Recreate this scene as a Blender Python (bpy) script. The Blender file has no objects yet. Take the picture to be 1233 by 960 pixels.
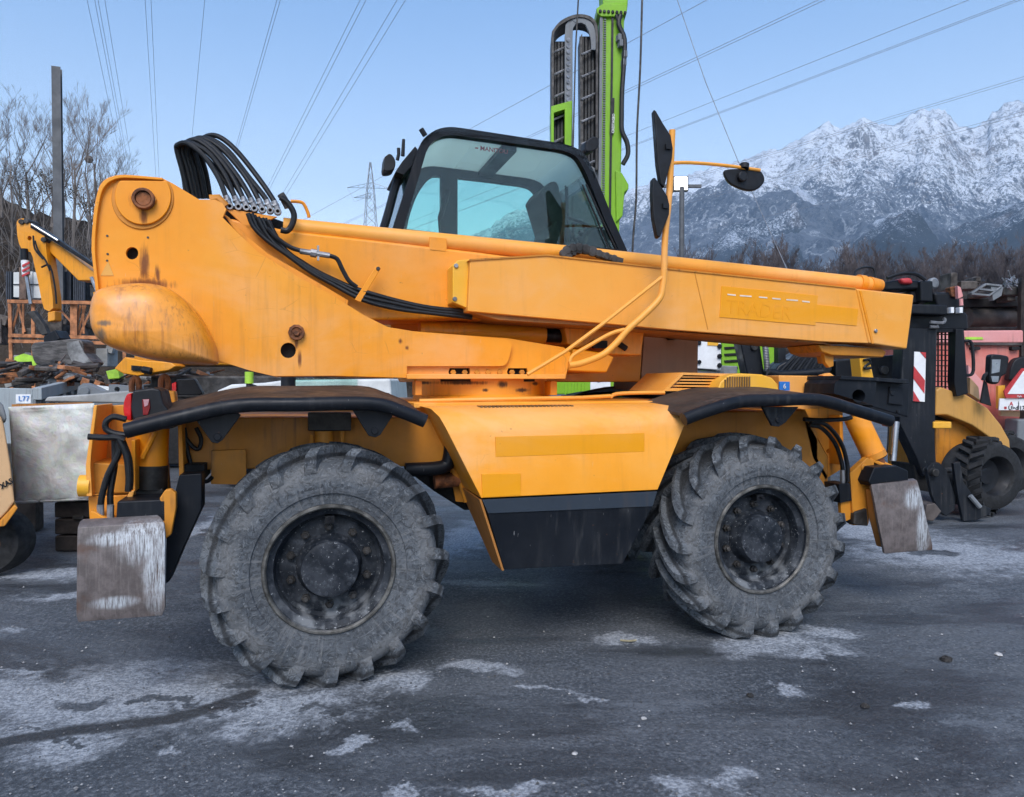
import bpy, bmesh, math, random
from mathutils import Vector, Matrix, noise
from mathutils.geometry import tessellate_polygon
random.seed(7)
R = math.radians
sc = bpy.context.scene
col = sc.collection

# ------------------------------------------------------------------ camera
TH = R(16.5); PITCH = R(1.16); FPX = 890.0
CAM = Vector((-0.1505, -3.679, 1.476))
FWD = Vector((math.sin(TH)*math.cos(PITCH), math.cos(TH)*math.cos(PITCH), -math.sin(PITCH)))
RIGHT = Vector((math.cos(TH), -math.sin(TH), 0))
UP = RIGHT.cross(FWD)
FLAT = Vector((math.sin(TH), math.cos(TH), 0))          # level direction away from the viewer
cam_d = bpy.data.cameras.new('camera'); cam = bpy.data.objects.new('camera', cam_d); col.objects.link(cam)
cam.location = CAM; cam.rotation_euler = (R(90)-PITCH, 0, -TH)
cam_d.sensor_width = 36; cam_d.lens = FPX/1233*36; cam_d.clip_start = 0.05; cam_d.clip_end = 30000
sc.camera = cam

# ------------------------------------------------------------------ light
SUN_EL, SUN_AZ = 46.0, 200.0        # azimuth clockwise from +Y: behind the camera
world = bpy.data.worlds.new('World'); sc.world = world; world.use_nodes = True
wn = world.node_tree; bg = wn.nodes['Background']
sky = wn.nodes.new('ShaderNodeTexSky'); sky.sky_type = 'NISHITA'; sky.sun_disc = False
sky.sun_elevation = R(SUN_EL); sky.sun_rotation = R(SUN_AZ)
sky.altitude = 600; sky.air_density = 1.0; sky.dust_density = 1.2; sky.ozone_density = 3.0
tint = wn.nodes.new('ShaderNodeMix'); tint.data_type = 'RGBA'; tint.blend_type = 'MULTIPLY'; tint.inputs[0].default_value = 1; tint.inputs[7].default_value = (.96, .95, .895, 1)
tc = wn.nodes.new('ShaderNodeTexCoord'); sx = wn.nodes.new('ShaderNodeSeparateXYZ'); wn.links.new(tc.outputs['Generated'], sx.inputs[0])
mr = wn.nodes.new('ShaderNodeMapRange'); mr.interpolation_type = 'SMOOTHSTEP'; wn.links.new(sx.outputs[2], mr.inputs[0])     # paler towards the horizon, all the way round
mr.inputs[1].default_value = 0.0; mr.inputs[2].default_value = .55; mr.inputs[3].default_value = .50; mr.inputs[4].default_value = 1.06
hs = wn.nodes.new('ShaderNodeHueSaturation'); wn.links.new(mr.outputs[0], hs.inputs['Saturation']); wn.links.new(sky.outputs[0], hs.inputs['Color'])
wn.links.new(hs.outputs[0], tint.inputs[6]); wn.links.new(tint.outputs[2], bg.inputs[0]); bg.inputs[1].default_value = 0.143
sd = bpy.data.lights.new('sun', 'SUN'); sd.energy = 1.75; sd.angle = R(36); sd.color = (1.0, 0.96, 0.93)
sun = bpy.data.objects.new('sun', sd); col.objects.link(sun)
sv = Vector((math.sin(R(SUN_AZ))*math.cos(R(SUN_EL)), math.cos(R(SUN_AZ))*math.cos(R(SUN_EL)), math.sin(R(SUN_EL))))
sun.rotation_euler = (-sv).to_track_quat('-Z', 'Y').to_euler()
sun.location = (0, -10, 20)
vs = sc.view_settings; vs.view_transform = 'Standard'; vs.look = 'None'; vs.gamma = 1; vs.exposure = 1.16
vs.use_curve_mapping = False
sc.cycles.use_denoising = True
sc.cycles.max_bounces = 6; sc.cycles.transparent_max_bounces = 12

# ------------------------------------------------------------------ pixel <-> place
def ray(px, py): return FWD*FPX + RIGHT*(px-616.5) + UP*(480.0-py)
def P(px, py, Y):                       # the point of the upright plane y = Y seen at a photo pixel
    d = ray(px, py); return CAM + d*((Y-CAM.y)/d.y)
def G(px, py, z=0.0):                   # the point of the level plane z
    d = ray(px, py); return CAM + d*((z-CAM.z)/d.z)
def D(px, py, dist):                    # the point at a depth straight ahead
    d = ray(px, py); return CAM + d*(dist/FPX)
def PP(pts, Y): return [P(x, y, Y) for x, y in pts]
def DD(pts, d): return [D(x, y, d) for x, y in pts]
YV = Vector((0, 1, 0)); ZV = Vector((0, 0, 1)); XV = Vector((1, 0, 0))

# ------------------------------------------------------------------ mesh building
class MB:
    def __init__(s): s.v = []; s.f = []
    def add(s, vs, fs):
        n = len(s.v); s.v += [Vector(v) for v in vs]; s.f += [[i+n for i in f] for f in fs]; return s
    def prism(s, front, off, holes=()):
        front = list(front); off = Vector(off); loops = [front]+[list(h) for h in holes]
        n = len(front)
        if not holes:
            s.add(front+[p+off for p in front], [list(range(n)), list(range(2*n-1, n-1, -1))] +
                  [[i, (i+1) % n, n+(i+1) % n, n+i] for i in range(n)])
        else:
            al = [p for l in loops for p in l]; N = len(al)
            tri = tessellate_polygon(loops)
            fs = [list(t) for t in tri]+[[N+i for i in reversed(t)] for t in tri]
            b = 0
            for l in loops:
                m = len(l)
                fs += [[b+i, b+(i+1) % m, N+b+(i+1) % m, N+b+i] for i in range(m)]; b += m
            s.add(al+[p+off for p in al], fs)
        return s
    def box(s, c, size, rot=None):
        c = Vector(c); h = Vector(size)/2; vs = []
        for x in (-1, 1):
            for y in (-1, 1):
                for z in (-1, 1):
                    p = Vector((x*h.x, y*h.y, z*h.z)); vs.append(c+(rot @ p if rot else p))
        return s.add(vs, [[0, 1, 3, 2], [4, 6, 7, 5], [0, 4, 5, 1], [2, 3, 7, 6], [0, 2, 6, 4], [1, 5, 7, 3]])
    def tube(s, pts, r, seg=8, cap=True, smooth=0):
        pts = [Vector(p) for p in pts]
        if smooth: pts = catmull(pts, smooth)
        n = len(pts); rs = r if isinstance(r, (list, tuple)) else None
        if rs and len(rs) != n: rs = [rs[0]+(rs[-1]-rs[0])*i/(n-1) for i in range(n)]
        t0 = (pts[1]-pts[0]).normalized()
        a = t0.orthogonal().normalized(); vs = []
        for i in range(n):
            t = (pts[min(i+1, n-1)]-pts[max(i-1, 0)])
            if t.length < 1e-9: t = t0
            t = t.normalized(); a = (a-t*a.dot(t))
            if a.length < 1e-6: a = t.orthogonal()
            a.normalize(); b = t.cross(a); rr = rs[i] if rs else r
            for k in range(seg):
                q = 2*math.pi*k/seg; vs.append(pts[i]+(a*math.cos(q)+b*math.sin(q))*rr)
        fs = [[i*seg+k, i*seg+(k+1) % seg, (i+1)*seg+(k+1) % seg, (i+1)*seg+k] for i in range(n-1) for k in range(seg)]
        if cap: fs += [list(range(seg-1, -1, -1)), [(n-1)*seg+k for k in range(seg)]]
        return s.add(vs, fs)
    def lathe(s, prof, seg=48, c=(0, 0, 0), ax=YV, closed=False):   # prof: (radius, distance along the axis)
        c = Vector(c); ax = Vector(ax).normalized(); u = ax.orthogonal().normalized() if abs(ax.z) > .9 or abs(ax.y) < .9 else XV.copy()
        w = ax.cross(u); m = len(prof); vs = []
        for k in range(seg):
            q = 2*math.pi*k/seg; d = u*math.cos(q)+w*math.sin(q)
            vs += [c+d*r+ax*y for r, y in prof]
        fs = []
        for k in range(seg):
            k2 = (k+1) % seg
            for j in range(m if closed else m-1):
                j2 = (j+1) % m
                fs.append([k*m+j, k*m+j2, k2*m+j2, k2*m+j])
        return s.add(vs, fs)
    def disc(s, c, r, ax, th, seg=24, ch=0.0):        # a solid round, centre of the front face, running along ax
        return s.lathe([(0.0005, 0), (r-ch, 0), (r, ch), (r, th), (0.0005, th)], seg, c, ax)
    def grid(s, rows, closed=False):
        m = len(rows[0]); vs = [p for r in rows for p in r]
        fs = [[i*m+j, i*m+(j+1) % m, (i+1)*m+(j+1) % m, (i+1)*m+j] for i in range(len(rows)-1) for j in range(m if closed else m-1)]
        return s.add(vs, fs)
    def build(s, name, mat, parent=None, bevel=0, seg=2, smooth=35, local=False, at=None, solid=0, jitter=0):
        me = bpy.data.meshes.new(name)
        o = bpy.data.objects.new(name, me); col.objects.link(o)
        base = Vector((0, 0, 0))
        if parent is not None:
            o.parent = parent
            if not local: base = world_of(parent)
        elif at is not None:
            base = Vector(at); o.location = base
        v = s.v
        if jitter: v = [p+Vector((random.uniform(-1, 1), random.uniform(-1, 1), random.uniform(-1, 1)))*jitter for p in v]
        me.from_pydata([p-base for p in v] if not local else v, [], s.f)
        bm = bmesh.new(); bm.from_mesh(me)
        bmesh.ops.recalc_face_normals(bm, faces=bm.faces); bm.to_mesh(me); bm.free()
        me.polygons.foreach_set('use_smooth', [True]*len(me.polygons))
        if smooth: me.set_sharp_from_angle(angle=R(smooth))
        if mat: me.materials.append(mat)
        if solid:
            md = o.modifiers.new('solid', 'SOLIDIFY'); md.thickness = solid; md.offset = 0
        if bevel:
            md = o.modifiers.new('bevel', 'BEVEL'); md.width = bevel; md.segments = seg; md.limit_method = 'ANGLE'; md.angle_limit = R(35)
            md.harden_normals = True
        return o
def world_of(o):
    p = Vector(o.location)
    while o.parent: o = o.parent; p = p+Vector(o.location)
    return p
def catmull(pts, n):
    out = []
    q = [pts[0]*2-pts[1]]+pts+[pts[-1]*2-pts[-2]]
    for i in range(1, len(q)-2):
        for k in range(n):
            t = k/n; a, b, c, d = q[i-1:i+3]
            out.append(((b*2)+(c-a)*t+(a*2-b*5+c*4-d)*t*t+(b*3-a-c*3+d)*t**3)*.5)
    return out+[pts[-1]]
def circle(c, r, n=20, u=XV, w=ZV): return [c+u*(r*math.cos(2*math.pi*k/n))+w*(r*math.sin(2*math.pi*k/n)) for k in range(n)]
def smooth_px(pts, n=4, close=True):
    v = [Vector((x, y, 0)) for x, y in pts]
    if close: v = v+[v[0]]
    c = catmull(v, n); c = c[:-1] if close else c
    return [(p.x, p.y) for p in c]
def tag(o, label=None, cat=None, group=None, kind=None):
    for k, v in (('label', label), ('category', cat), ('group', group), ('kind', kind)):
        if v: o[k] = v
    return o
def thing(name, label, cat, loc=(0, 0, 0), group=None):
    o = bpy.data.objects.new(name, None); o.empty_display_size = .2; o.location = loc; col.objects.link(o)
    return tag(o, label, cat, group)
def copy_part(o, parent, loc=None, rot=None):
    c = o.copy(); col.objects.link(c); c.parent = parent
    if loc is not None: c.location = loc
    if rot is not None: c.rotation_euler = rot
    for ch in list(o.children): copy_part(ch, c)
    return c
def text(name, body, origin, right, up, height, mat, parent=None, extrude=.0008, bold=0.0, align='LEFT', shear=0):
    cu = bpy.data.curves.new(name, 'FONT'); cu.body = body; cu.size = height*1.38; cu.extrude = extrude; cu.offset = bold
    cu.align_x = align; cu.shear = shear; cu.resolution_u = 2
    t = bpy.data.objects.new(name+'_tmp', cu); col.objects.link(t)
    bpy.context.view_layer.update()
    me = bpy.data.meshes.new_from_object(t.evaluated_get(bpy.context.evaluated_depsgraph_get()))
    bpy.data.objects.remove(t); bpy.data.curves.remove(cu)
    right = Vector(right).normalized(); up = Vector(up); up = (up-right*up.dot(right)).normalized(); nrm = right.cross(up)
    base = world_of(parent) if parent else Vector((0, 0, 0))
    M = Matrix((right, up, nrm)).transposed().to_4x4(); M.translation = Vector(origin)-base
    me.transform(M); me.materials.clear(); me.materials.append(mat); me.name = name
    o = bpy.data.objects.new(name, me); col.objects.link(o)
    if parent: o.parent = parent
    return o

# ------------------------------------------------------------------ materials
class NG:
    def __init__(s, name):
        s.m = bpy.data.materials.new(name); s.m.use_nodes = True; s.t = s.m.node_tree; s.b = s.t.nodes['Principled BSDF']
        s.out = s.t.nodes['Material Output']
    def n(s, kind, **kw):
        x = s.t.nodes.new('ShaderNode'+kind)
        for k, v in kw.items(): setattr(x, k, v)
        return x
    def put(s, sock, v):
        if hasattr(v, 'is_output'): s.t.links.new(v, sock)
        elif isinstance(v, (tuple, list)) and len(v) == 3 and sock.type == 'RGBA': sock.default_value = (*v, 1)
        else: sock.default_value = v
    def pos(s): return s.n('NewGeometry').outputs['Position']
    def obj(s): return s.n('TexCoord').outputs['Object']
    def scale(s, v, sc_, rot=(0, 0, 0), loc=(0, 0, 0)):
        x = s.n('Mapping'); s.put(x.inputs['Vector'], v); x.inputs['Scale'].default_value = sc_ if isinstance(sc_, (tuple, list)) else (sc_,)*3
        x.inputs['Rotation'].default_value = rot; x.inputs['Location'].default_value = loc; return x.outputs[0]
    def noise(s, v, sc_=1.0, det=4, rough=.55, dist=0):
        x = s.n('TexNoise'); s.put(x.inputs['Vector'], v); x.inputs['Scale'].default_value = sc_; x.inputs['Detail'].default_value = det
        x.inputs['Roughness'].default_value = rough; x.inputs['Distortion'].default_value = dist; return x.outputs[0]
    def voro(s, v, sc_=1.0, out=0):
        x = s.n('TexVoronoi'); s.put(x.inputs['Vector'], v); x.inputs['Scale'].default_value = sc_; return x.outputs[out]
    def math(s, op, a, b=0.0, c=None, clamp=False):
        x = s.n('Math', operation=op, use_clamp=clamp); s.put(x.inputs[0], a); s.put(x.inputs[1], b)
        if c is not None: s.put(x.inputs[2], c)
        return x.outputs[0]
    def ramp(s, f, a, b, lo=0.0, hi=1.0, smooth=True):
        x = s.n('MapRange'); x.clamp = True
        if smooth: x.interpolation_type = 'SMOOTHSTEP'
        s.put(x.inputs[0], f); x.inputs[1].default_value = a; x.inputs[2].default_value = b; x.inputs[3].default_value = lo; x.inputs[4].default_value = hi
        return x.outputs[0]
    def mix(s, f, a, b):
        x = s.n('Mix', data_type='RGBA'); s.put(x.inputs[0], f); s.put(x.inputs[6], a); s.put(x.inputs[7], b); return x.outputs[2]
    def sep(s, v):
        x = s.n('SeparateXYZ'); s.put(x.inputs[0], v); return x.outputs
    def comb(s, x_, y_, z_):
        x = s.n('CombineXYZ'); s.put(x.inputs[0], x_); s.put(x.inputs[1], y_); s.put(x.inputs[2], z_); return x.outputs[0]
    def bump(s, h, strength=.3, dist=.01, nrm=None):
        x = s.n('Bump'); s.put(x.inputs['Height'], h); x.inputs['Strength'].default_value = strength; x.inputs['Distance'].default_value = dist
        if nrm: s.put(x.inputs['Normal'], nrm)
        return x.outputs[0]
    def done(s, colour, rough=.5, metal=0.0, normal=None, coat=0.0, spec=None):
        b = s.b; s.put(b.inputs['Base Color'], colour); s.put(b.inputs['Roughness'], rough); s.put(b.inputs['Metallic'], metal)
        if normal: s.put(b.inputs['Normal'], normal)
        if coat: b.inputs['Coat Weight'].default_value = coat; b.inputs['Coat Roughness'].default_value = .15
        if spec is not None: b.inputs['Specular IOR Level'].default_value = spec
        return s.m

def blob(g, xyz, spots, ax=(0, 2)):          # soft union of ellipses given in world units: (centre a, centre b, ra, rb)
    acc = None
    for ca, cb, ra, rb in spots:
        u = g.math('DIVIDE', g.math('SUBTRACT', xyz[ax[0]], ca), ra); w = g.math('DIVIDE', g.math('SUBTRACT', xyz[ax[1]], cb), rb)
        d = g.math('SUBTRACT', 1.0, g.math('SQRT', g.math('ADD', g.math('MULTIPLY', u, u), g.math('MULTIPLY', w, w))))
        acc = d if acc is None else g.math('MAXIMUM', acc, d)
    return acc
def spot(px, py, rx, ry, Y):
    c = P(px, py, Y); k = (c-CAM).dot(FWD)/FPX
    return (c.x, c.z, rx*k, ry*k)

def paint(name, base, worn=None, rough=.38, dirt=(.10, .06, .035), dirt_amt=.35, chips=.5, spots=(), spot_col=(.13, .034, .010), dents=.15, coat=.0, big=.35, local=False, runs=False):
    g = NG(name); p = g.obj() if local else g.pos()
    worn = worn or tuple(min(1, c*.72+.05) for c in base)
    a = g.noise(p, 1.7, 5, .6)
    c = g.mix(g.ramp(a, .35, .7, 0, big), base, worn)
    if base[0] > .7 and base[1] > .2:            # faded chalky areas, with the sky's peach reflection put into the colour
        pale = tuple(x*.55+y*.45 for x, y in zip(base, (.80, .52, .30)))
        bl = g.math('MULTIPLY', g.ramp(g.noise(g.scale(p, (.8, .8, 1.6)), 1.3, 6, .62, .4), .44, .70), min(1, big))
        c = g.mix(bl, c, pale)
    mott = g.noise(p, 9, 6, .65)
    c = g.mix(g.ramp(mott, .42, .75, 0, dirt_amt*.45), c, tuple(x*.62 for x in base))
    st = g.noise(g.scale(p, (26, 26, 1.6)), 1.0, 4, .6)                              # runs down the sheet
    grime = g.math('MULTIPLY', g.ramp(st, .46, .74), g.ramp(g.noise(p, 2.6, 4), .40, .66))
    c = g.mix(g.math('MULTIPLY', grime, dirt_amt), c, dirt)
    if runs:                               # fine rusty water runs all over
        f_ = g.math('MULTIPLY', g.ramp(g.noise(g.scale(p, (70, 70, 2.2)), 1.0, 4, .6), .50, .66), g.ramp(g.noise(p, 3.4, 3), .34, .6))
        c = g.mix(g.math('MULTIPLY', f_, .6), c, (.33, .10, .02))
        c = g.mix(g.math('MULTIPLY', g.ramp(g.noise(p, 2.2, 5, .65), .45, .62), .45), c, (.52, .24, .10))
    if chips:
        ch = g.math('MULTIPLY', g.ramp(g.noise(p, 42, 3, .5), .705, .73), g.ramp(g.noise(p, 3.1, 3), .5, .6))
        c = g.mix(g.math('MULTIPLY', ch, chips), c, (.07, .035, .02))
        vv = g.n('TexVoronoi', feature='DISTANCE_TO_EDGE'); g.put(vv.inputs['Vector'], g.scale(g.mix(.06, p, g.noise(p, 3, 3)), (2.2, 2.2, 5.5), (.3, .9, .2))); vv.inputs['Scale'].default_value = 1.6
        sc = g.math('MULTIPLY', g.ramp(vv.outputs[0], .010, .003), g.ramp(g.noise(p, 2.3, 4, .7), .57, .64))
        c = g.mix(g.math('MULTIPLY', sc, chips*.55), c, tuple(x*.35+.02 for x in base))
        fs = g.ramp(g.noise(g.scale(p, (90, 90, 14), (0, .4, 0)), 1.0, 2), .74, .77)
        c = g.mix(g.math('MULTIPLY', fs, chips*.5), c, tuple(min(1, x*.5+.3) for x in base))
    rg = g.ramp(g.noise(p, 6, 5), .3, .7, rough-.08, rough+.16)
    if spots:
        xyz = g.sep(p); b = blob(g, xyz, spots)
        stn = g.noise(g.scale(p, (60, 60, 9)), 1.0, 5, .65)
        m = g.ramp(g.math('ADD', b, g.math('MULTIPLY', g.math('SUBTRACT', stn, .5), 1.3)), .02, .75)
        c = g.mix(g.math('MULTIPLY', m, .9), c, spot_col); rg = g.math('ADD', rg, g.math('MULTIPLY', m, .3))
    nb = g.bump(g.noise(p, 3.2, 3), dents, .03)
    nb = g.bump(g.noise(p, 160, 2), .04, .002, nb)
    return g.done(c, rg, 0, nb, coat, .42 if base[0] > .2 else .22)
def plain(name, base, rough=.5, metal=0.0, var=.35, scl=8, bump=.1, local=False, col2=None, spec=None, stretch=(1, 1, 1)):
    g = NG(name); p = g.obj() if local else g.pos(); p = g.scale(p, stretch)
    n1 = g.noise(p, scl, 6, .65)
    c = g.mix(g.ramp(n1, .36, .68), tuple(x*(1-var) for x in base), col2 or tuple(min(1, x*(1+var)) for x in base))
    return g.done(c, g.ramp(g.noise(p, scl*1.7, 4), .3, .7, rough-.1, min(1, rough+.14)), metal, g.bump(g.noise(p, scl*5, 4), bump, .008), 0, spec)
# ------------------------------------------------------------------ the palette
YP = .685     # front of the turret side plate
ORANGE = (.82, .285, .003); ORANGE_F = (.82, .33, .035); AMBER = (.82, .36, .02)
M_or = paint('orange_paint', ORANGE, rough=.42)
M_plate = paint('orange_turret_paint', ORANGE, (.84, .35, .03), rough=.42, big=.6, dirt_amt=.22, spots=[
    spot(171, 262, 5, 14, YP), spot(174, 318, 7, 30, YP), spot(176, 342, 42, 9, YP), spot(150, 346, 22, 5, YP), spot(190, 330, 4, 16, YP),
    spot(482, 411, 4, 5, YP), spot(490, 419, 3, 4, YP), spot(357, 402, 12, 9, YP), spot(361, 432, 3, 14, YP), spot(357, 414, 3, 10, YP)])
M_disc = paint('orange_disc_paint', ORANGE, rough=.42, dirt_amt=.2, spots=[spot(173, 260, 6, 15, YP-.03), spot(171, 240, 17, 14, YP-.03)])
M_bulge = paint('orange_counterweight_paint', (.82, .29, .006), (.74, .29, .035), rough=.34, dirt=(.22, .075, .018), dirt_amt=1.0, coat=.1, big=.8, runs=True, spots=[
    spot(126, 404, 8, 12, .5), spot(131, 391, 13, 5, .5), spot(124, 416, 6, 8, .5)], spot_col=(.13, .10, .07))
M_cover = paint('orange_cover_paint', ORANGE_F, (.82, .37, .065), rough=.44, dirt_amt=.12, big=.7, chips=.35)
M_panel = paint('orange_panel_paint', (.82, .305, .006), (.84, .36, .045), rough=.45, dirt_amt=.12, big=.8, chips=.4, spots=[spot(800, 585, 8, 10, .07)], spot_col=(.75, .42, .20))
M_decal = paint('orange_repaint', (.80, .312, .0), (.80, .325, .001), rough=.42, dirt_amt=.06, big=.3, chips=.15, dents=.05)
M_rimw = plain('primer_white', (.72, .62, .5), .6, var=.15)
M_ordk = paint('orange_grimy_paint', (.62, .24, .02), (.45, .17, .02), rough=.5, dirt=(.05, .035, .025), dirt_amt=.8, big=.8, chips=.8)
M_tan = paint('shaded_brown_paint', (.40, .235, .15), (.44, .27, .18), rough=.5, dirt_amt=.15, chips=.3)  # brown tone carries the shade this panel stands in
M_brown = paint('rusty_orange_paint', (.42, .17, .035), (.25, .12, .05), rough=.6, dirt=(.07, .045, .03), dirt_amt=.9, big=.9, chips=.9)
M_blk = paint('black_paint', (.006, .0075, .011), (.016, .018, .023), rough=.36, dirt=(.07, .07, .07), dirt_amt=.3, chips=.8)
M_blkw = paint('worn_black_paint', (.005, .007, .011), (.016, .019, .025), rough=.45, dirt=(.075, .075, .075), dirt_amt=.55, chips=1.0, big=.7)
M_fend = paint('dusty_fender_black', (.022, .019, .018), (.085, .06, .045), rough=.55, dirt=(.16, .12, .10), dirt_amt=.7, big=.9)
M_grey = paint('grey_blue_strip', (.028, .038, .052), (.05, .062, .08), rough=.5, dirt_amt=.2)
M_plas = plain('black_plastic', (.010, .011, .014), .5, var=.3, spec=.3)
M_hose = plain('black_hose', (.008, .009, .011), .42, var=.4, scl=30, spec=.35)
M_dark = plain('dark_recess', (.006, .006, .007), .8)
M_iron = plain('dark_iron', (.05, .047, .045), .55, .4, var=.5)
M_chrome = plain('bright_steel', (.36, .37, .39), .35, 1.0, var=.15)
M_zinc = plain('zinc_fitting', (.27, .27, .28), .42, .7, var=.35)
M_rust = plain('rust', (.20, .07, .025), .8, var=.6, scl=18, bump=.3)
M_yel = paint('yellow_paint', (.80, .40, .02), rough=.42, dirt_amt=.3)
M_red = plain('red_lens', (.55, .012, .015), .15, var=.2)
M_redm = plain('signal_red', (.45, .03, .035), .45, var=.15)
M_white = plain('white_film', (.72, .73, .74), .45, var=.06)
M_blue = plain('blue_film', (.02, .16, .50), .4, var=.08)
M_grille = plain('brown_grille', (.16, .085, .03), .6, var=.4)
def liner():
    g = NG('translucent_roof_panel'); a = g.n('BsdfDiffuse'); a.inputs[0].default_value = (.85, .86, .85, 1); b_ = g.n('BsdfTranslucent'); b_.inputs[0].default_value = (.92, .93, .92, 1)
    m = g.n('MixShader'); m.inputs[0].default_value = .7; g.put(m.inputs[1], a.outputs[0]); g.put(m.inputs[2], b_.outputs[0]); g.t.links.new(m.outputs[0], g.out.inputs[0]); return g.m
M_liner = liner()
M_seat = plain('black_seat', (.015, .016, .018), .75, var=.3)
def glass_mat(name, tint, refl=.09):
    g = NG(name); tr = g.n('BsdfTransparent'); tr.inputs[0].default_value = (*tint, 1); gl = g.n('BsdfGlossy'); gl.inputs['Roughness'].default_value = .02
    fr = g.n('LayerWeight'); fr.inputs[0].default_value = .25
    f = g.math('ADD', g.math('MULTIPLY', fr.outputs['Fresnel'], .8), refl-.03)
    mx = g.n('MixShader'); g.put(mx.inputs[0], f); g.put(mx.inputs[1], tr.outputs[0]); g.put(mx.inputs[2], gl.outputs[0])
    g.t.links.new(mx.outputs[0], g.out.inputs[0]); return g.m
M_glass = glass_mat('tinted_glass', (.80, .95, .91), .065); M_clear = glass_mat('clear_cab_roof', (.97, .99, .98), .05)
M_lens = plain('clear_lens', (.62, .64, .66), .12, var=.1)
def pad_mat():
    g = NG('worn_pad_steel'); p = g.pos(); s = g.noise(g.scale(p, (95, 95, 7)), 1, 6, .75); s2 = g.noise(g.scale(p, (240, 240, 22)), 1, 4, .75)
    big = g.noise(p, 6, 5, .65); xyz = g.sep(p)
    zone = blob(g, xyz, [spot(178, 652, 38, 26, 0), spot(190, 690, 16, 50, 0), spot(150, 648, 40, 10, 0), spot(140, 724, 26, 8, 0), spot(1108, 628, 9, 48, .24), spot(1098, 600, 16, 14, .24)])
    z_ = g.ramp(g.math('ADD', zone, g.math('MULTIPLY', g.math('SUBTRACT', big, .5), 1.1)), -.25, .55)
    m = g.math('MULTIPLY', z_, g.math('MULTIPLY', g.ramp(s, .34, .58), g.ramp(s2, .28, .55)))
    c = g.mix(g.ramp(g.noise(p, 14, 6, .7), .35, .68), (.085, .070, .066), (.155, .13, .125))
    c = g.mix(g.math('MULTIPLY', g.ramp(s, .48, .66), .5), c, (.20, .17, .16))
    c = g.mix(g.math('MULTIPLY', g.ramp(g.noise(p, 5, 4, .65), .54, .70), .7), c, (.10, .05, .03))
    c = g.mix(m, c, (.58, .61, .64))
    return g.done(c, g.ramp(s, .3, .7, .42, .62), g.math('MULTIPLY', m, .5), g.bump(s, .25, .004))
M_pad = pad_mat()
def tyre_mat():
    g = NG('dusty_tyre'); p = g.obj(); x, y, z = g.sep(p)
    r = g.math('SQRT', g.math('ADD', g.math('MULTIPLY', x, x), g.math('MULTIPLY', z, z)))
    n1 = g.noise(p, 5, 6, .65, .6); n2 = g.noise(p, 22, 5, .7, 2.2); sc1 = g.noise(g.scale(p, (16, 30, 16), (.3, .8, .5)), 1, 5, .7, 3.2)
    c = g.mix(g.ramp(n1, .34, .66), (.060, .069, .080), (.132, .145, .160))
    c = g.mix(g.math('MULTIPLY', g.ramp(n2, .48, .60), .75), c, (.024, .026, .029))
    c = g.mix(g.math('MULTIPLY', g.ramp(sc1, .54, .64), .5), c, (.26, .275, .29))
    band = g.math('MULTIPLY', g.ramp(r, .415, .46), g.ramp(r, .535, .50))
    c = g.mix(g.math('MULTIPLY', g.math('MULTIPLY', band, g.ramp(n1, .3, .6)), .45), c, (.17, .165, .16))
    inner = g.math('MULTIPLY', g.ramp(r, .425, .39), .35)
    c = g.mix(inner, c, (.075, .08, .088))
    streak = g.math('MULTIPLY', g.ramp(g.noise(g.comb(g.math('MULTIPLY', g.math('ARCTAN2', z, x), 16.0), g.math('MULTIPLY', r, 2.0), y), 1.0, 5, .7), .52, .66), g.ramp(r, .54, .42))
    c = g.mix(g.math('MULTIPLY', streak, .5), c, (.20, .20, .20))
    nb = g.bump(g.math('SINE', g.math('MULTIPLY', r, 260.0)), .08, .004)
    lug_shade = g.ramp(r, .572, .560); c2 = g.math('MULTIPLY', lug_shade, g.ramp(r, .535, .552)); c = g.mix(g.math('MULTIPLY', c2, .8), c, (.018, .019, .021))  # shade between the lugs painted in: the gaps get a darker colour
    nb = g.bump(n2, .7, .014, nb); nb = g.bump(g.noise(p, 90, 4, .7), .25, .004, nb)
    return g.done(c, g.ramp(n1, .3, .7, .72, .9), 0, nb, 0, .3)
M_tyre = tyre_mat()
def rim_mat(name, speck):
    g = NG(name); p = g.obj(); x, y, z = g.sep(p)
    n1 = g.noise(p, 9, 5, .65); sp = g.ramp(g.noise(p, 55, 4, .75), speck, speck+.05)
    c = g.mix(g.ramp(n1, .38, .68), (.009, .012, .017), (.038, .043, .052)); c = g.mix(g.math('MULTIPLY', g.ramp(g.noise(p, 26, 6, .75), .52, .68), .45), c, (.11, .12, .135))
    low = g.math('MULTIPLY', g.ramp(z, .0, -.27), g.ramp(g.math('ABSOLUTE', g.math('ADD', z, .0)), .12, .2))
    c = g.mix(g.math('MULTIPLY', g.math('MULTIPLY', low, g.ramp(g.noise(p, 12, 5), .42, .62)), .75), c, (.20, .21, .22))
    c = g.mix(g.math('MULTIPLY', sp, .8), c, (.36, .37, .38))
    return g.done(c, g.ramp(n1, .3, .7, .45, .65), 0, g.bump(g.noise(p, 30, 4), .15, .006), 0, .2)
M_rim = rim_mat('black_wheel_paint', .63); M_hub = rim_mat('black_hub_paint', .63)
M_bead = plain('worn_rim_edge', (.12, .115, .105), .5, .4, var=.6, scl=14, local=True)
# ================================================================== the telehandler
T = thing('telehandler', 'orange rotating telehandler with big dusty wheels filling the middle of the yard', 'telehandler', (1.15, 1.2, 0))
def prism_px(pts, Y, th, holes=(), mb=None):
    return (mb or MB()).prism(PP(pts, Y), YV*th, [PP(h, Y) for h in holes])
def ell(cx, cy, rx, ry=None, n=16):
    ry = ry or rx
    return [(cx+rx*math.cos(2*math.pi*k/n), cy+ry*math.sin(2*math.pi*k/n)) for k in range(n)]

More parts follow.
